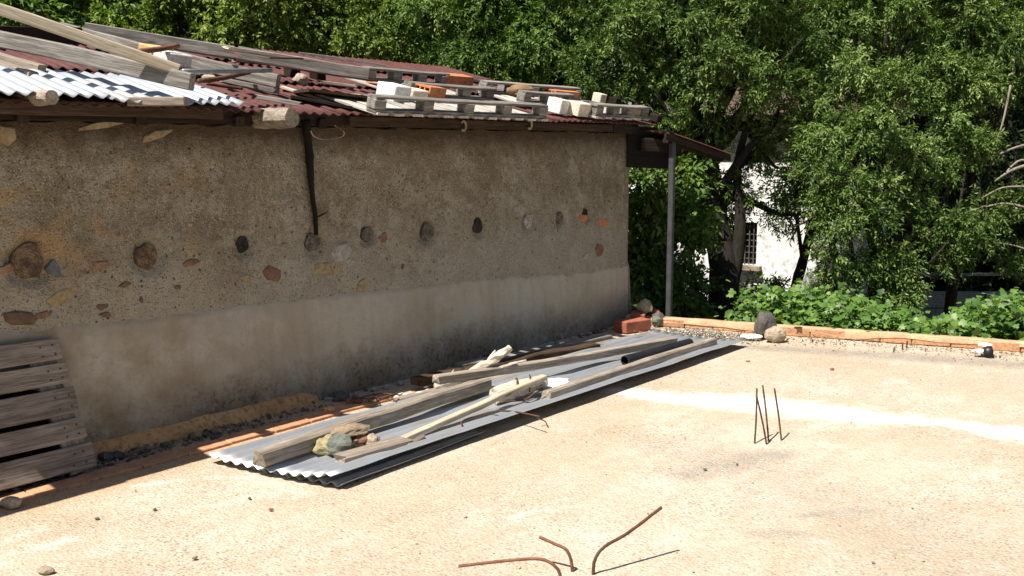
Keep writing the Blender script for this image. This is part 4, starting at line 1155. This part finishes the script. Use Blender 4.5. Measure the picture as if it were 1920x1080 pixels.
for i, (u, n, z, a, mt, lab) in enumerate([(-.02, .22, .16, .075, 'stone_tan', 'pinkish stone on top of the corner rubble'), (.02, .34, .06, .07, 'stone_dark', 'black stone at the foot of the porch post'), (.10, .26, .06, .07, 'brick_red', 'red broken brick lump behind the black stone'), (-.05, .36, .05, .05, 'stone_grey', 'grey stone between the red block and the porch post')]):
    tag(obj('stone', rock_mesh(a, a * .9, a * .9, 80 + i, 2, .35, 1.5), M[mt], T(S(u, n, z)) @ rotz(i)), lab, 'stone', GC)
dr = thing('drain_spout', gp(1852, 660, .035), 'white drain spout with black opening through the brick edging', 'drain')
q0 = gp(1853, 660, .04)
kd = (S(kerb_u(3) + .05, 3) - S(kerb_u(2) + .05, 2)).normalized()
kin = Vector((-kd.y, kd.x, 0)); kin = kin if kin.dot(q0) < 0 else -kin
tube('pipe', [q0 - kin * .12, q0 - kin * .05, q0 + kin * .03], .036, M['plastic_black'], dr, 1, n=12)
obj('collar', rock_mesh(.05, .035, .02, 91, 2, .4, 2), M['white_block'], T(q0 + Vector((-.055, .03, .0))), dr)
obj('cap', rock_mesh(.055, .04, .016, 92, 2, .3, 2), M['white_block'], T(q0 + Vector((-.0, .06, .045))), dr)
# small stones lying on the slab
GZ = 'small stones scattered on the slab'
for i, (x, y, a, mt, lab) in enumerate([(86, 1070, .022, 'stone_tan', 'tan broken stone at the front left corner of the slab'), (1382, 870, .006, 'stone_dark', 'tiny dark pebble in the grey stain left of the starter bars'), (468, 934, .007, 'stone_dark', 'tiny dark pebble in front of the sheet\'s near corner'),
        (508, 955, .008, 'wall_rust', 'small rust coloured pebble in front of the sheets'), (1560, 692, .014, 'wall_rust', 'rust coloured pebble between the starter bars and the edging'), (290, 955, .008, 'stone_dark', 'dark pebble left of the sheet\'s near corner, nearer us'),
        (182, 972, .008, 'stone_dark', 'dark pebble nearest the leaning pallet on the slab'), (365, 1046, .008, 'stone_brown', 'brown pebble near the bottom edge left of the bent bars'), (1322, 880, .009, 'stone_dark', 'dark pebble at the left end of the grey stain'), (1402, 677, .012, 'stone_brown', 'brown pebble just beyond the far end of the sheet')]):
    tag(obj('pebble', rock_mesh(a * 1.5, a, a * .7, 100 + i, 2), M[mt], T(gp(x, y, a * .4)) @ rotz(i)), lab, 'pebble', GZ)
GQ = 'stones in the gutter by the wall'
for i in range(14):
    u = rb.uniform(-5.4, -4.35); n = rb.uniform(.10, .25); a = rb.uniform(.012, .034)
    tag(obj('gutter_stone', rock_mesh(a * 1.3, a, a * .75, 120 + i, 2, .4), M['stone_brown'] if i % 3 else M['stone_dark'], T(S(u, n, a * .4)) @ rotz(i)), 'small stone lying in the gutter at the foot of the shed wall', 'stone', GQ)
tag(obj('gutter_stone', rock_mesh(.05, .035, .03, 160, 2, .3), M['stone_tan'], T(gp(22, 943, .02))), 'round tan stone in the shade under the leaning pallet', 'stone', GQ)

# ------------------------------------------------------------------ white house beyond
hs = thing('house', (3.27, 14.0, -.6), 'white painted house seen between the trees, with a dark barred window', 'house')
HX0, HX1, HY = .9, 5.0, 14.0
HT = 2.05                                  # top of its walls
wx0, wx1 = at(1383, 460, 13.9).x, at(1424, 460, 13.9).x
wz0, wz1 = at(1400, 500, 13.9).z, at(1400, 418, 13.9).z
# front wall built round the window opening
hc, hh = (HT - .6) / 2, HT + .6
bl_ = [(((HX0 + wx0) / 2, HY + .15, hc), (wx0 - HX0, .3, hh)), (((HX1 + wx1) / 2, HY + .15, hc), (HX1 - wx1, .3, hh)),
       (((wx0 + wx1) / 2, HY + .15, (wz0 - .6) / 2), (wx1 - wx0, .298, wz0 + .6)), (((wx0 + wx1) / 2, HY + .15, (wz1 + HT) / 2), (wx1 - wx0, .298, HT - wz1)),
       ((HX0 + .15, HY + 2.8, hc), (.3, 5.0, hh)), ((HX1 - .15, HY + 2.8, hc), (.3, 5.0, hh)), (((HX0 + HX1) / 2, HY + 5.45, hc), (HX1 - HX0, .3, hh))]
obj('wall', boxes_mesh(bl_), M['house_white'], None, hs)
win = obj('window', boxes_mesh([(((wx0 + wx1) / 2, HY + .2, (wz0 + wz1) / 2), (wx1 - wx0 - .01, .02, wz1 - wz0 - .01))]), M['window_dark'], None, hs)
cx_ = (wx0 + wx1) / 2
obj('sill', boxes_mesh([((cx_, HY - .03, wz0 - .035), (wx1 - wx0 + .16, .14, .07))], .006), M['stone_tan'], None, win)
for q in range(1, 5):
    x = wx0 + (wx1 - wx0) * q / 5
    obj('bar', boxes_mesh([((x, HY + .06, (wz0 + wz1) / 2), (.014, .014, wz1 - wz0 - .004))]), M['stone_dark'], None, win)
for q in range(1, 7):
    z = wz0 + (wz1 - wz0) * q / 7
    obj('bar', boxes_mesh([((cx_, HY + .08, z), (wx1 - wx0 - .004, .014, .014))]), M['stone_dark'], None, win)
rv = [(HX0 - .3, HY - .35, HT - .03), (HX1 + .3, HY - .35, HT - .03), (HX1 + .3, HY + 5.9, HT - .03), (HX0 - .3, HY + 5.9, HT - .03), (HX0 + 1.5, HY + 2.8, HT + .55), (HX1 - 1.5, HY + 2.8, HT + .55)]
obj('roof', mesh_pd('roof', rv, [(0, 1, 5, 4), (1, 2, 5), (2, 3, 4, 5), (3, 0, 4), (3, 2, 1, 0)]), M['roof_tile'], None, hs)
hs.matrix_basis = T((3.27, 14.0, -.6)) @ rotz(math.radians(-30))
# low block wall and rail behind the vines
lw = thing('low_wall', at(1730, 600, 12.6), 'low old grey block wall behind the vines under the right hand trees', 'wall')
x = 4.3
while x < 12.5:
    L = rb.uniform(.38, .44)
    for c_ in range(2):
        xo = x + (c_ % 2) * .2
        obj('block', boxes_mesh([((0, 0, 0), (L, .18, .19))], .008), M['low_wall'], T((xo, 12.7 + rb.uniform(-.01, .01), -.52 + .2 * c_)), lw)
    x += L + .012
rl = thing('rail_fence', (5.5, 13.4, -.6), 'thin weathered rail fence in the shade behind the low block wall', 'fence')
for x in (4.4, 6.6, 8.8, 11.0): beam('post', Vector((x, 13.4, -.62)), Vector((x, 13.4, .0)), .05, .05, M['wood_dark'], rl, int(x * 3), up=Vector((0, 1, 0)))
for z in (-.08,): beam('rail', Vector((4.2, 13.34, z)), Vector((11.4, 13.34, z)), .03, .04, M['wood_grey'], rl, 7)

# ------------------------------------------------------------------ foliage
def unit(v): return v / np.maximum(np.linalg.norm(v, axis=-1, keepdims=True), 1e-9)
def leaves_mesh(name, B_, D_, N_, Ls, Ws, tint, fold=.25, bend=.12):
    s_ = unit(np.cross(D_, N_)); nn_ = np.cross(s_, D_)
    n = len(B_)
    mid = B_ + D_ * (Ls * .45)[:, None]
    lft = mid + s_ * (Ws * .5)[:, None] + nn_ * (Ws * fold)[:, None]
    rgt = mid - s_ * (Ws * .5)[:, None] + nn_ * (Ws * fold)[:, None]
    tip = B_ + D_ * Ls[:, None] - nn_ * (Ls * bend)[:, None]
    V = np.stack([B_, rgt, tip, lft], 1).reshape(-1, 3)
    i = np.arange(n) * 4
    F = np.concatenate([np.stack([i, i + 1, i + 2], 1), np.stack([i, i + 2, i + 3], 1)])
    return mesh_np(name, V, F, {'tint': ('FACE', np.concatenate([tint, tint]))})
def crown(lobes, rng, clump_r=.34, dens=38, twigs=20, per=12, leaf_l=.095, leaf_w=.026, droop=.35, tw_len=.30, flat=.85):
    BB, DD, NN_, LL, WW, TT_ = [], [], [], [], [], []
    for (c, r) in lobes:
        c = np.array(c)
        nc = max(3, int(dens * r * r))
        d = unit(rng.normal(size=(nc, 3)))
        rad = max(r - .6 * clump_r - .5 * tw_len, .3 * r) * rng.uniform(.35, 1.0, nc) ** .55
        cc = c + d * rad[:, None] * np.array([1, 1, flat])
        cr = clump_r * rng.uniform(.6, 1.25, nc)
        ctint = rng.normal(0, .17, nc)
        nt = rng.poisson(twigs, nc) + 3
        idx = np.repeat(np.arange(nc), nt)
        m = len(idx)
        td = unit(rng.normal(size=(m, 3)) + d[idx] * .5 + np.array([0, -.15, .15]))
        tp = cc[idx] + td * (cr[idx] * rng.uniform(.1, .8, m))[:, None]
        tdir = unit(td + np.array([0, 0, -droop]) + rng.normal(0, .35, (m, 3)))
        tl = tw_len * rng.uniform(.6, 1.3, m)
        t_ = np.linspace(0.05, 1, per)[None, :] + rng.uniform(-.03, .03, (m, per))
        pos = tp[:, None, :] + tdir[:, None, :] * (tl[:, None] * t_)[..., None]
        pos[..., 2] -= droop * .35 * tl[:, None] * t_ ** 2
        perp = unit(np.cross(tdir, rng.normal(size=(m, 3))))
        ang = np.arange(per)[None, :] * 2.4 + rng.uniform(0, 6, (m, 1))
        perp2 = np.cross(tdir, perp)
        side = perp[:, None, :] * np.cos(ang)[..., None] + perp2[:, None, :] * np.sin(ang)[..., None]
        ld = unit(tdir[:, None, :] * .75 + side * .75 + np.array([0, 0, -droop * .6]) + rng.normal(0, .15, (m, per, 3)))
        ln = unit(np.array([0, 0, .8]) + d[idx][:, None, :] * .6 + rng.normal(0, .55, (m, per, 3)))
        k_ = m * per
        BB.append(pos.reshape(-1, 3)); DD.append(ld.reshape(-1, 3)); NN_.append(ln.reshape(-1, 3))
        LL.append(leaf_l * rng.uniform(.6, 1.25, k_)); WW.append(leaf_w * rng.uniform(.7, 1.3, k_))
        TT_.append(np.clip(.5 + np.repeat(ctint[idx], per) + rng.normal(0, .17, k_), 0, 1))
    return [np.concatenate(a) for a in (BB, DD, NN_, LL, WW, TT_)]
def tree(name, label, base, lobes_px, mat, bark_m, seed, trunk=None, tr_r=.14, group=None, cat='tree', limbs=True, **kw):
    rng = np.random.default_rng(seed)
    lobes = [(at(x, y, D), r) for (x, y, D, r) in lobes_px]
    base = Vector(base)
    root = thing(name, base, label, cat, group)
    rr = random.Random(seed)
    if trunk is None:
        top = sum((Vector(c) for c, r in lobes), Vector()) / len(lobes)
        trunk = [base, base.lerp(top, .4) + Vector((rr.uniform(-.15, .15), rr.uniform(-.1, .1), 0)), top]
    tube('trunk', [base - Vector((0, 0, .15))] + list(trunk), [tr_r * 1.35, tr_r, tr_r * .85, tr_r * .5], M[bark_m], root, 5, n=12, rough=.07, seed=seed)
    if limbs:
        tp = smooth_path(trunk, 6)
        for i, (c, r) in enumerate(lobes):
            c = Vector(c)
            s0 = tp[int(len(tp) * rr.uniform(.55, .95))]
            mid = s0.lerp(c, .5) + Vector((rr.uniform(-.2, .2), rr.uniform(-.2, .2), rr.uniform(-.05, .25)))
            tube('limb', [s0, mid, c, c + (c - mid) * .5 + Vector((rr.uniform(-.2, .2), rr.uniform(-.2, .2), .1))], [tr_r * .42, tr_r * .28, tr_r * .16, .008], M[bark_m], root, 4, n=7, rough=.08, seed=i)
    A_ = crown(lobes, rng, **kw)
    A_[0] = A_[0] - np.array(base)
    cr = obj('crown', leaves_mesh('crown', *A_), M[mat], T(base), root)
    cr['kind'] = 'stuff'
    return root
TG = 'trees standing round the terrace'
def gb(x, D): p_ = at(x, 500, D); return Vector((p_.x, p_.y, -.62))

# behind the roof, from left to right
BK = dict(clump_r=.25, dens=30, twigs=24, per=11, tw_len=.2)
tree('leafy_tree', 'dark leafy tree behind the near end of the shed roof at the far left', gb(60, 12.5),
     [(20, 30, 11.4, .45), (110, 60, 12, .5), (-80, 20, 12, .8), (60, -60, 12, .7), (190, 0, 12.8, .6), (160, 90, 12.4, .35), (-60, -220, 12.5, 1.2), (150, -220, 13, 1.2)], 'leaf_a', 'bark_pale', 101, tr_r=.12, group=TG, leaf_l=.12, leaf_w=.05, clump_r=.3, dens=20, twigs=16, per=11)
tree('leafy_tree', 'bright broad crowned tree behind the roof timbers', gb(330, 13),
     [(250, 55, 12.0, .50), (340, 30, 12.2, .60), (430, 70, 12.0, .5), (300, 110, 12.3, .4), (380, 130, 12.3, .4), (480, 10, 12.3, .65), (330, -110, 12.6, 1.0), (500, -160, 12.8, 1.1)], 'leaf_c', 'bark', 102, tr_r=.14, group=TG, leaf_l=.075, leaf_w=.034, **BK)
tree('leafy_tree', 'yellowish green tree above the middle of the shed roof', gb(620, 13.6),
     [(540, 90, 12.6, .5), (600, 40, 12.6, .65), (700, 60, 12.6, .6), (640, 120, 12.8, .5), (740, 110, 12.8, .5), (590, 140, 12.8, .4), (690, -60, 13, .9), (560, -80, 13, .9), (640, -230, 13.4, 1.2)], 'leaf_c', 'bark', 103, tr_r=.15, group=TG, leaf_l=.066, leaf_w=.028, **BK)
tree('leafy_tree', 'green tree with dense foliage behind the roof pallets', gb(850, 13.2),
     [(800, 40, 12.4, .6), (880, 90, 12.2, .55), (820, 130, 12.4, .4), (930, 30, 12.3, .65), (960, 130, 12.1, .45), (1010, 70, 12.0, .55), (880, -80, 12.5, 1.0), (1020, -70, 12.2, .8), (945, 180, 12.1, .3)], 'leaf_a', 'bark', 104, tr_r=.15, group=TG, leaf_l=.066, leaf_w=.026, **BK)
# the big trees on the right
FR = dict(clump_r=.20, dens=46, twigs=24, per=12, leaf_l=.056, leaf_w=.020, tw_len=.17)
tb = gb(1358, 11.2)
tree('almond_tree', 'large tree with thick dark forked trunk standing beyond the shed porch', tb,
     [(1110, 130, 11.6, .45), (1180, 55, 11.3, .55), (1120, 40, 11.7, .45), (1240, 120, 11.2, .45), (1190, 170, 11.4, .35), (1280, 30, 11, .55), (1345, 105, 10.8, .42), (1300, 185, 10.9, .35), (1265, 235, 11.2, .28), (1400, 45, 10.9, .5), (1440, 150, 10.8, .4),
      (1395, 195, 11, .28), (1490, 110, 11.1, .4), (1500, 215, 11.1, .28), (1460, 40, 11, .4), (1330, 255, 11.3, .2), (1325, 345, 11.4, .2), (1395, 350, 11.3, .26), (1440, 300, 11.3, .26), (1450, 235, 11.2, .28), (1460, 400, 11.5, .18), (1360, 405, 11.5, .16), (1250, -100, 11, .8), (1400, -110, 10.9, .85), (1120, -60, 11.8, .7)],
     'leaf_b', 'bark', 105, trunk=[tb, at(1358, 520, 11.2), at(1345, 440, 11.3), at(1310, 330, 11.4), at(1290, 180, 11.4)], tr_r=.165, group=TG, droop=.25, **FR)
root_t1 = [o for o in COL.objects if o.name.startswith('almond_tree')][0]
tube('limb', [at(1366, 540, 11.2), at(1384, 470, 11.2), at(1388, 400, 11.2), at(1384, 300, 11.3), at(1420, 180, 11.2)], [.10, .075, .06, .045, .03], M['bark'], root_t1, 5, n=10, rough=.06)
tube('limb', [at(1386, 310, 11.3), at(1450, 265, 11.5), at(1520, 240, 11.6)], [.05, .04, .02], M['bark'], root_t1, 5, n=8, rough=.06)
tb = gb(1640, 11.3)
tree('almond_tree', 'drooping tree whose foliage hangs to the vines in front of the white house', tb,
     [(1550, 60, 11, .55), (1640, 30, 11, .55), (1700, 80, 11.2, .45), (1530, 175, 10.9, .42), (1610, 140, 10.7, .48), (1690, 170, 10.9, .42), (1560, 250, 10.6, .38), (1640, 240, 10.5, .42), (1700, 280, 10.7, .36), (1535, 330, 10.5, .28), (1600, 330, 10.3, .34), (1660, 350, 10.5, .3),
      (1540, 395, 10.5, .2), (1575, 420, 10.3, .28), (1635, 415, 10.4, .24), (1560, 480, 10.4, .2), (1600, 490, 10.4, .22), (1565, 535, 10.5, .17), (1640, 500, 10.5, .16), (1693, 490, 10.5, .11), (1697, 535, 10.5, .10), (1690, 565, 10.5, .08), (1720, 350, 10.8, .2), (1570, -90, 11.3, .9), (1690, -110, 11.4, .9)],
     'leaf_b', 'bark', 106, trunk=[tb, at(1645, 480, 11.3), at(1630, 350, 11.2), at(1620, 150, 11.2)], tr_r=.09, group=TG, **{**FR, 'droop': .35})
tb = gb(1783, 11.4)
tree('almond_tree', 'tree with slender pale trunk and bare branches at the right edge', tb,
     [(1790, 40, 11.4, .55), (1880, 60, 11.2, .5), (1760, 130, 11.1, .42), (1820, 170, 11, .42), (1875, 170, 11.4, .3), (1770, 220, 11, .36), (1830, 270, 10.9, .32), (1905, 120, 11.6, .35), (1760, 310, 10.9, .24), (1750, 425, 10.7, .19), (1790, 425, 10.6, .2), (1835, 435, 10.7, .18), (1850, 390, 10.9, .15), (1895, 370, 11.2, .15), (1905, 490, 11.3, .14), (1780, 475, 10.7, .14),
      (1960, 40, 11.6, .6), (1820, -110, 11.6, 1.0), (1960, -130, 11.8, 1.0)],
     'leaf_b', 'bark', 107, trunk=[tb, at(1785, 540, 11.2), at(1800, 460, 11.0), at(1830, 300, 11.2), at(1850, 120, 11.4)], tr_r=.062, group=TG, **{**FR, 'droop': .28})
t3 = [o for o in COL.objects if o.name.startswith('almond_tree')][-1]
for path, r_ in (([(1960, 262), (1900, 278), (1850, 300)], .016), ([(1960, 300), (1900, 318), (1865, 340)], .022), ([(1960, 318), (1915, 300), (1880, 330)], .016), ([(1960, 400), (1890, 382), (1848, 388)], .016), ([(1715, 372), (1740, 395), (1762, 418)], .014),
                 ([(1760, 405), (1805, 400), (1850, 385)], .009), ([(1930, 350), (1880, 352), (1840, 372)], .012), ([(1895, 160), (1880, 230), (1862, 280)], .012), ([(1960, 480), (1900, 460), (1860, 455)], .01)):
    tube('bare_branch', [at(x, y, 10.75) for x, y in path], [r_, r_ * .8, r_ * .35], M['bark_pale'], t3, 5, n=6, rough=.1)
tb = gb(1492, 12.3)
tree('slim_tree', 'slim dark trunked young tree in front of the white house wall', tb, [(1530, 380, 12.4, .35), (1500, 330, 12.4, .35), (1560, 300, 12.5, .5)], 'leaf_a', 'bark', 108,
     trunk=[tb, at(1492, 540, 12.3), at(1508, 480, 12.3), at(1525, 400, 12.4)], tr_r=.07, group=TG)
tb = gb(1720, 14.5)
tree('leafy_tree', 'shaded dark tree standing behind the right hand trees', tb, [(1650, 330, 14.5, .9), (1760, 300, 14.5, .9), (1860, 330, 14.5, .9), (1960, 300, 14.5, .9), (1700, 160, 15, 1.2), (1850, 120, 15, 1.2), (1560, 200, 15, 1.0), (1720, -60, 15, 1.4), (1880, -80, 15, 1.4)], 'leaf_d', 'bark', 109,
     trunk=[tb, at(1722, 500, 14.5), at(1730, 350, 14.6)], tr_r=.2, group=TG, leaf_l=.14, leaf_w=.05, dens=14, clump_r=.4, twigs=14, per=10)
CAN = dict(clump_r=.5, dens=8, twigs=15, per=10, leaf_l=.17, leaf_w=.08, tw_len=.4)  # unseen high canopies added to shade what lies behind the front trees
for (bx, D, sd, lab, lo_) in ((1700, 13.6, 121, 'tall tree with unseen crown added for shade behind the drooping tree', [(1590, -420, 13.4, 1.3), (1760, -380, 13.6, 1.5), (1900, -520, 13.8, 1.5), (1680, -620, 13.6, 1.5), (1640, -230, 14, 1.0)]),
        (2050, 13.8, 122, 'tall tree with unseen crown added for shade behind the right edge', [(2000, -350, 13.6, 1.5), (2150, -250, 13.8, 1.6), (2080, -560, 13.8, 1.6), (1900, -240, 14.2, 1.2)]),
        (760, 15.2, 123, 'tall tree behind the shed with unseen top added for shade, right one', [(700, -330, 15, 1.5), (860, -380, 15.2, 1.5), (780, -600, 15.4, 1.6), (620, -520, 15.2, 1.4)]),
        (420, 15.4, 124, 'tall tree behind the shed with unseen top added for shade, middle one', [(380, -340, 15.2, 1.5), (520, -330, 15.4, 1.4), (440, -600, 15.4, 1.6), (300, -520, 15.2, 1.4)]),
        (60, 15.0, 125, 'tall tree behind the shed with unseen top added for shade, left one', [(40, -340, 14.8, 1.5), (200, -380, 15, 1.4), (100, -600, 15.2, 1.6), (-120, -420, 15, 1.5)])):
    tb = gb(bx, D)
    tree('shade_tree', lab, tb, lo_, 'leaf_d', 'bark', sd, tr_r=.2, group='tall trees added behind the others for shade', **CAN)
# shrub and bush
SG = 'shrubs behind the porch'
tree('shrub', 'sunlit leafy shrub behind the porch post', gb(1245, 11), [(1215, 400, 10.5, .34), (1285, 405, 10.5, .30), (1200, 470, 10.5, .28), (1200, 345, 11.2, .32), (1245, 400, 10.9, .30), (1290, 440, 10.9, .25), (1195, 450, 10.8, .25), (1230, 500, 10.6, .35), (1290, 540, 10.7, .28), (1195, 570, 10.4, .28), (1260, 580, 10.6, .25), (1290, 320, 11.2, .28)],
     'leaf_shrub', 'bark', 110, tr_r=.03, group=SG, cat='shrub', leaf_l=.085, leaf_w=.04, clump_r=.24, dens=60, twigs=13, tw_len=.22)
tree('shrub', 'dark low shrub at the foot of the forked tree', gb(1300, 10.9), [(1300, 360, 11.9, .34), (1330, 420, 12, .28), (1260, 330, 12, .34), (1290, 590, 10.9, .25), (1230, 600, 11.2, .3), (1335, 560, 11.4, .2)],
     'leaf_shrub', 'bark', 111, tr_r=.03, group=SG, cat='shrub', leaf_l=.085, leaf_w=.04, clump_r=.22, dens=60, twigs=12, tw_len=.2)
tree('dry_shrub', 'dry brownish shrub at the foot of the white house wall', gb(1420, 12.5), [(1400, 560, 12.5, .2), (1430, 555, 12.6, .22), (1460, 560, 12.6, .16)],
     'leaf_c', 'bark', 112, tr_r=.02, cat='shrub', leaf_l=.07, leaf_w=.03, clump_r=.2, dens=60, twigs=12, tw_len=.2)
tree('shade_hedge', 'dark added hedge behind the low block wall under the right hand trees', gb(1800, 13.9), [(x_, y_, 13.9, .5) for x_ in range(1590, 2120, 62) for y_ in (345, 430, 510, 575)],
     'leaf_d', 'bark', 113, tr_r=.03, limbs=False, cat='shade_hedge', leaf_l=.09, leaf_w=.045, clump_r=.3, dens=26, twigs=16, per=9, tw_len=.25)  # dark foliage added to fill this gap with shade
# the far wood that closes the view
rng = np.random.default_rng(77)
lob = []
for x in range(-700, 2700, 130):
    for y in (-330, -180, -40, 90, 210, 330, 450):
        if 1180 < x < 1560 and y > 60 : continue
        lob.append((np.array(at(x + rng.uniform(-50, 50), y + rng.uniform(-40, 40), rng.uniform(20.5, 24))), 1.25))
A_ = crown(lob, rng, clump_r=.55, dens=7, twigs=13, per=9, leaf_l=.22, leaf_w=.09, tw_len=.45)
w_o = obj('wood', leaves_mesh('wood', *A_), M['leaf_d'])
tag(w_o, 'dense green wood closing the view behind the trees and the house', 'wood', kind='stuff')
rng = np.random.default_rng(78)
lob = []
for x in range(-1000, 3000, 110):
    for y in (-300, -120, 40, 180, 320, 460):
        lob.append((np.array(at(x + rng.uniform(-50, 50), y + rng.uniform(-40, 40), rng.uniform(26, 29))), 1.6))
A_ = crown(lob, rng, clump_r=.9, dens=3.2, twigs=14, per=8, leaf_l=.38, leaf_w=.2, tw_len=.7)
w_o = obj('wood', leaves_mesh('wood', *A_), M['leaf_d'])
tag(w_o, 'farther dark green wood rising behind everything', 'wood', kind='stuff')

# vines beyond the edging
vine = thing('vine', S(kerb_u(1.8) + .5, 1.8, -.6), 'bright green leafy vines growing thickly along the far side of the brick edging', 'vine')
rng = np.random.default_rng(31)
tops_x = [1330, 1370, 1400, 1450, 1520, 1600, 1650, 1700, 1760, 1800, 1840, 1880, 1960, 2200]
tops_y = [596, 570, 552, 556, 564, 574, 584, 612, 618, 604, 586, 574, 570, 570]
cand = []
while len(cand) < 2300:
    n = rng.uniform(.85, 5.2); off = rng.uniform(.16, 1.9)
    p_ = S(kerb_u(n) + off, n, 0)
    v_ = p_ - CP; D = v_.dot(CF)
    px = 960 + FOC * v_.x / D
    if px < 1365: continue
    ztop = at(px, np.interp(px, tops_x, tops_y), D).z + .02
    f_ = min(1, .35 + off / .7)
    zt = -.02 + (ztop + .02) * f_ + .05 * noise.noise(Vector((p_.x * 2, p_.y * 2, 0)))
    cand.append((p_.x, p_.y, rng.uniform(max(-.55, zt - .45), zt)))
cand = np.array(cand)
def vine_leaf(sd):
    r = random.Random(sd)
    pr = [(0, 0), (.28, -.12), (.55, .10), (.36, .34), (.52, .62), (.22, .66), (0, 1.0), (-.22, .66), (-.52, .62), (-.36, .34), (-.55, .10), (-.28, -.12)]
    V = [(x * (1 + r.uniform(-.1, .1)), y * (1 + r.uniform(-.08, .08)), -.18 * abs(x) + .10 * math.sin(y * 2.6) + r.uniform(-.03, .03)) for x, y in pr] + [(0, .35, .06)]
    F = [(12, k_, (k_ + 1) % 12) for k_ in range(12)]
    return np.array(V), np.array(F)
BL = [vine_leaf(q) for q in range(5)]
LP, LD, LN, LS, LT = [], [], [], [], []
for c in cand:
    m = 11
    p_ = c + rng.normal(0, .085, (m, 3)) * np.array([1, 1, .8])
    LP.append(p_); 
    LN.append(unit(np.array([-.25, -.45, .9]) + rng.normal(0, .42, (m, 3))))
    LD.append(unit(rng.normal(0, 1, (m, 3)) * np.array([1, 1, .4]) + np.array([-.1, -.3, -.35])))
    LS.append(rng.uniform(.034, .075, m)); LT.append(np.clip(rng.normal(.5, .27, m), 0, 1))
LP, LD, LN, LS, LT = [np.concatenate(a) for a in (LP, LD, LN, LS, LT)]
Xv = unit(np.cross(LD, LN)); Zv = np.cross(Xv, LD)
vd = (LP - np.array(CP)) @ np.array(CF)
size_seen = LS / vd * np.abs(np.einsum('ij,ij->i', Zv, unit(np.array(CP) - LP))) * (LP[:, 2] > -.25)
order = np.argsort(-size_seen)
vmes = [mesh_np('leaf', v, f, {'tint': ('FACE', np.full(len(f), .35 + .13 * q))}) for q, (v, f) in enumerate(BL)]
for m_ in vmes: m_.materials.append(M['leaf_vine'])
for i in order[:290]:
    Mx = Matrix(((Xv[i][0], LD[i][0], Zv[i][0], LP[i][0]), (Xv[i][1], LD[i][1], Zv[i][1], LP[i][1]), (Xv[i][2], LD[i][2], Zv[i][2], LP[i][2]), (0, 0, 0, 1))) @ Matrix.Scale(LS[i], 4)
    obj('leaf', vmes[int(rng.integers(5))], None, Mx, vine)
VV, FF, TT_ = [], [], []
no = 0
for q in range(5):
    sel = order[290:][np.arange(len(order) - 290) % 5 == q]
    v, f = BL[q]
    w_ = (v[None, :, 0, None] * Xv[sel][:, None, :] + v[None, :, 1, None] * LD[sel][:, None, :] + v[None, :, 2, None] * Zv[sel][:, None, :]) * LS[sel][:, None, None] + LP[sel][:, None, :]
    VV.append(w_.reshape(-1, 3))
    FF.append((f[None] + (np.arange(len(sel)) * 13)[:, None, None]).reshape(-1, 3) + no)
    no += len(sel) * 13
    TT_.append(np.repeat(LT[sel], len(f)))
fo = obj('foliage', mesh_np('foliage', np.concatenate(VV), np.concatenate(FF), {'tint': ('FACE', np.concatenate(TT_))}), M['leaf_vine'], None, vine)
fo['kind'] = 'stuff'
for i in range(16):
    n = rng.uniform(1.0, 4.6); off = rng.uniform(.5, 1.5)
    a = S(kerb_u(n) + off, n, -.62)
    tube('stem', [a, a + Vector((rng.uniform(-.2, .2), rng.uniform(-.2, .2), .3)), a + Vector((rng.uniform(-.4, .4), rng.uniform(-.4, .4), .55))], [.018, .012, .006], M['bark'], vine, 3, n=6)
# dry grass stalks by the edging
V, F = [], []
for i in range(46):
    x = rng.uniform(1560, 1650)
    p0 = at(x, 640, 8.9) ; p0.z = -.12
    p1 = p0 + Vector((rng.uniform(-.09, .16), rng.uniform(-.1, .1), rng.uniform(.2, .42)))
    b_ = len(V)
    V += [p0 + Vector((-.002, 0, 0)), p0 + Vector((.002, .001, 0)), p1]
    F.append((b_, b_ + 1, b_ + 2))
gr = obj('dry_grass', mesh_pd('dry_grass', V, F), M['straw'])
tag(gr, 'thin dry yellow grass stalks rising from the vines beside the edging', 'grass', kind='stuff')

# fallen leaves along the edging and in the corner by the wall
M['leaf_dry'] = leaf('dry_leaf', (.10, .06, .03), (.22, .14, .07), (.36, .27, .13), .1, .2)
k = 420
n_ = rng.uniform(.2, 5.2, k)
u_ = np.array([kerb_u(a) for a in n_]) - .03 - np.abs(rng.normal(0, .16, k))
n2 = rng.uniform(.12, .5, 70); u2 = rng.uniform(-3.2, -.2, 70)
loc = [S(u, n, .008) for u, n in zip(np.concatenate([u_, u2]), np.concatenate([n_, n2]))]
B_ = np.array([tuple(p) for p in loc]) + np.array([0, 0, 1]) * rng.uniform(0, .012, (len(loc), 1))
D_ = unit(rng.normal(size=(len(B_), 3)) * np.array([1, 1, .25])); N_ = unit(rng.normal(0, .4, (len(B_), 3)) + np.array([0, 0, 1]))
lt = obj('leaf_litter', leaves_mesh('leaf_litter', B_, D_, N_, rng.uniform(.02, .05, len(B_)), rng.uniform(.008, .018, len(B_)), rng.uniform(0, 1, len(B_))), M['leaf_dry'])
tag(lt, 'small dry brown leaves blown against the brick edging', 'fallen leaves', kind='stuff')
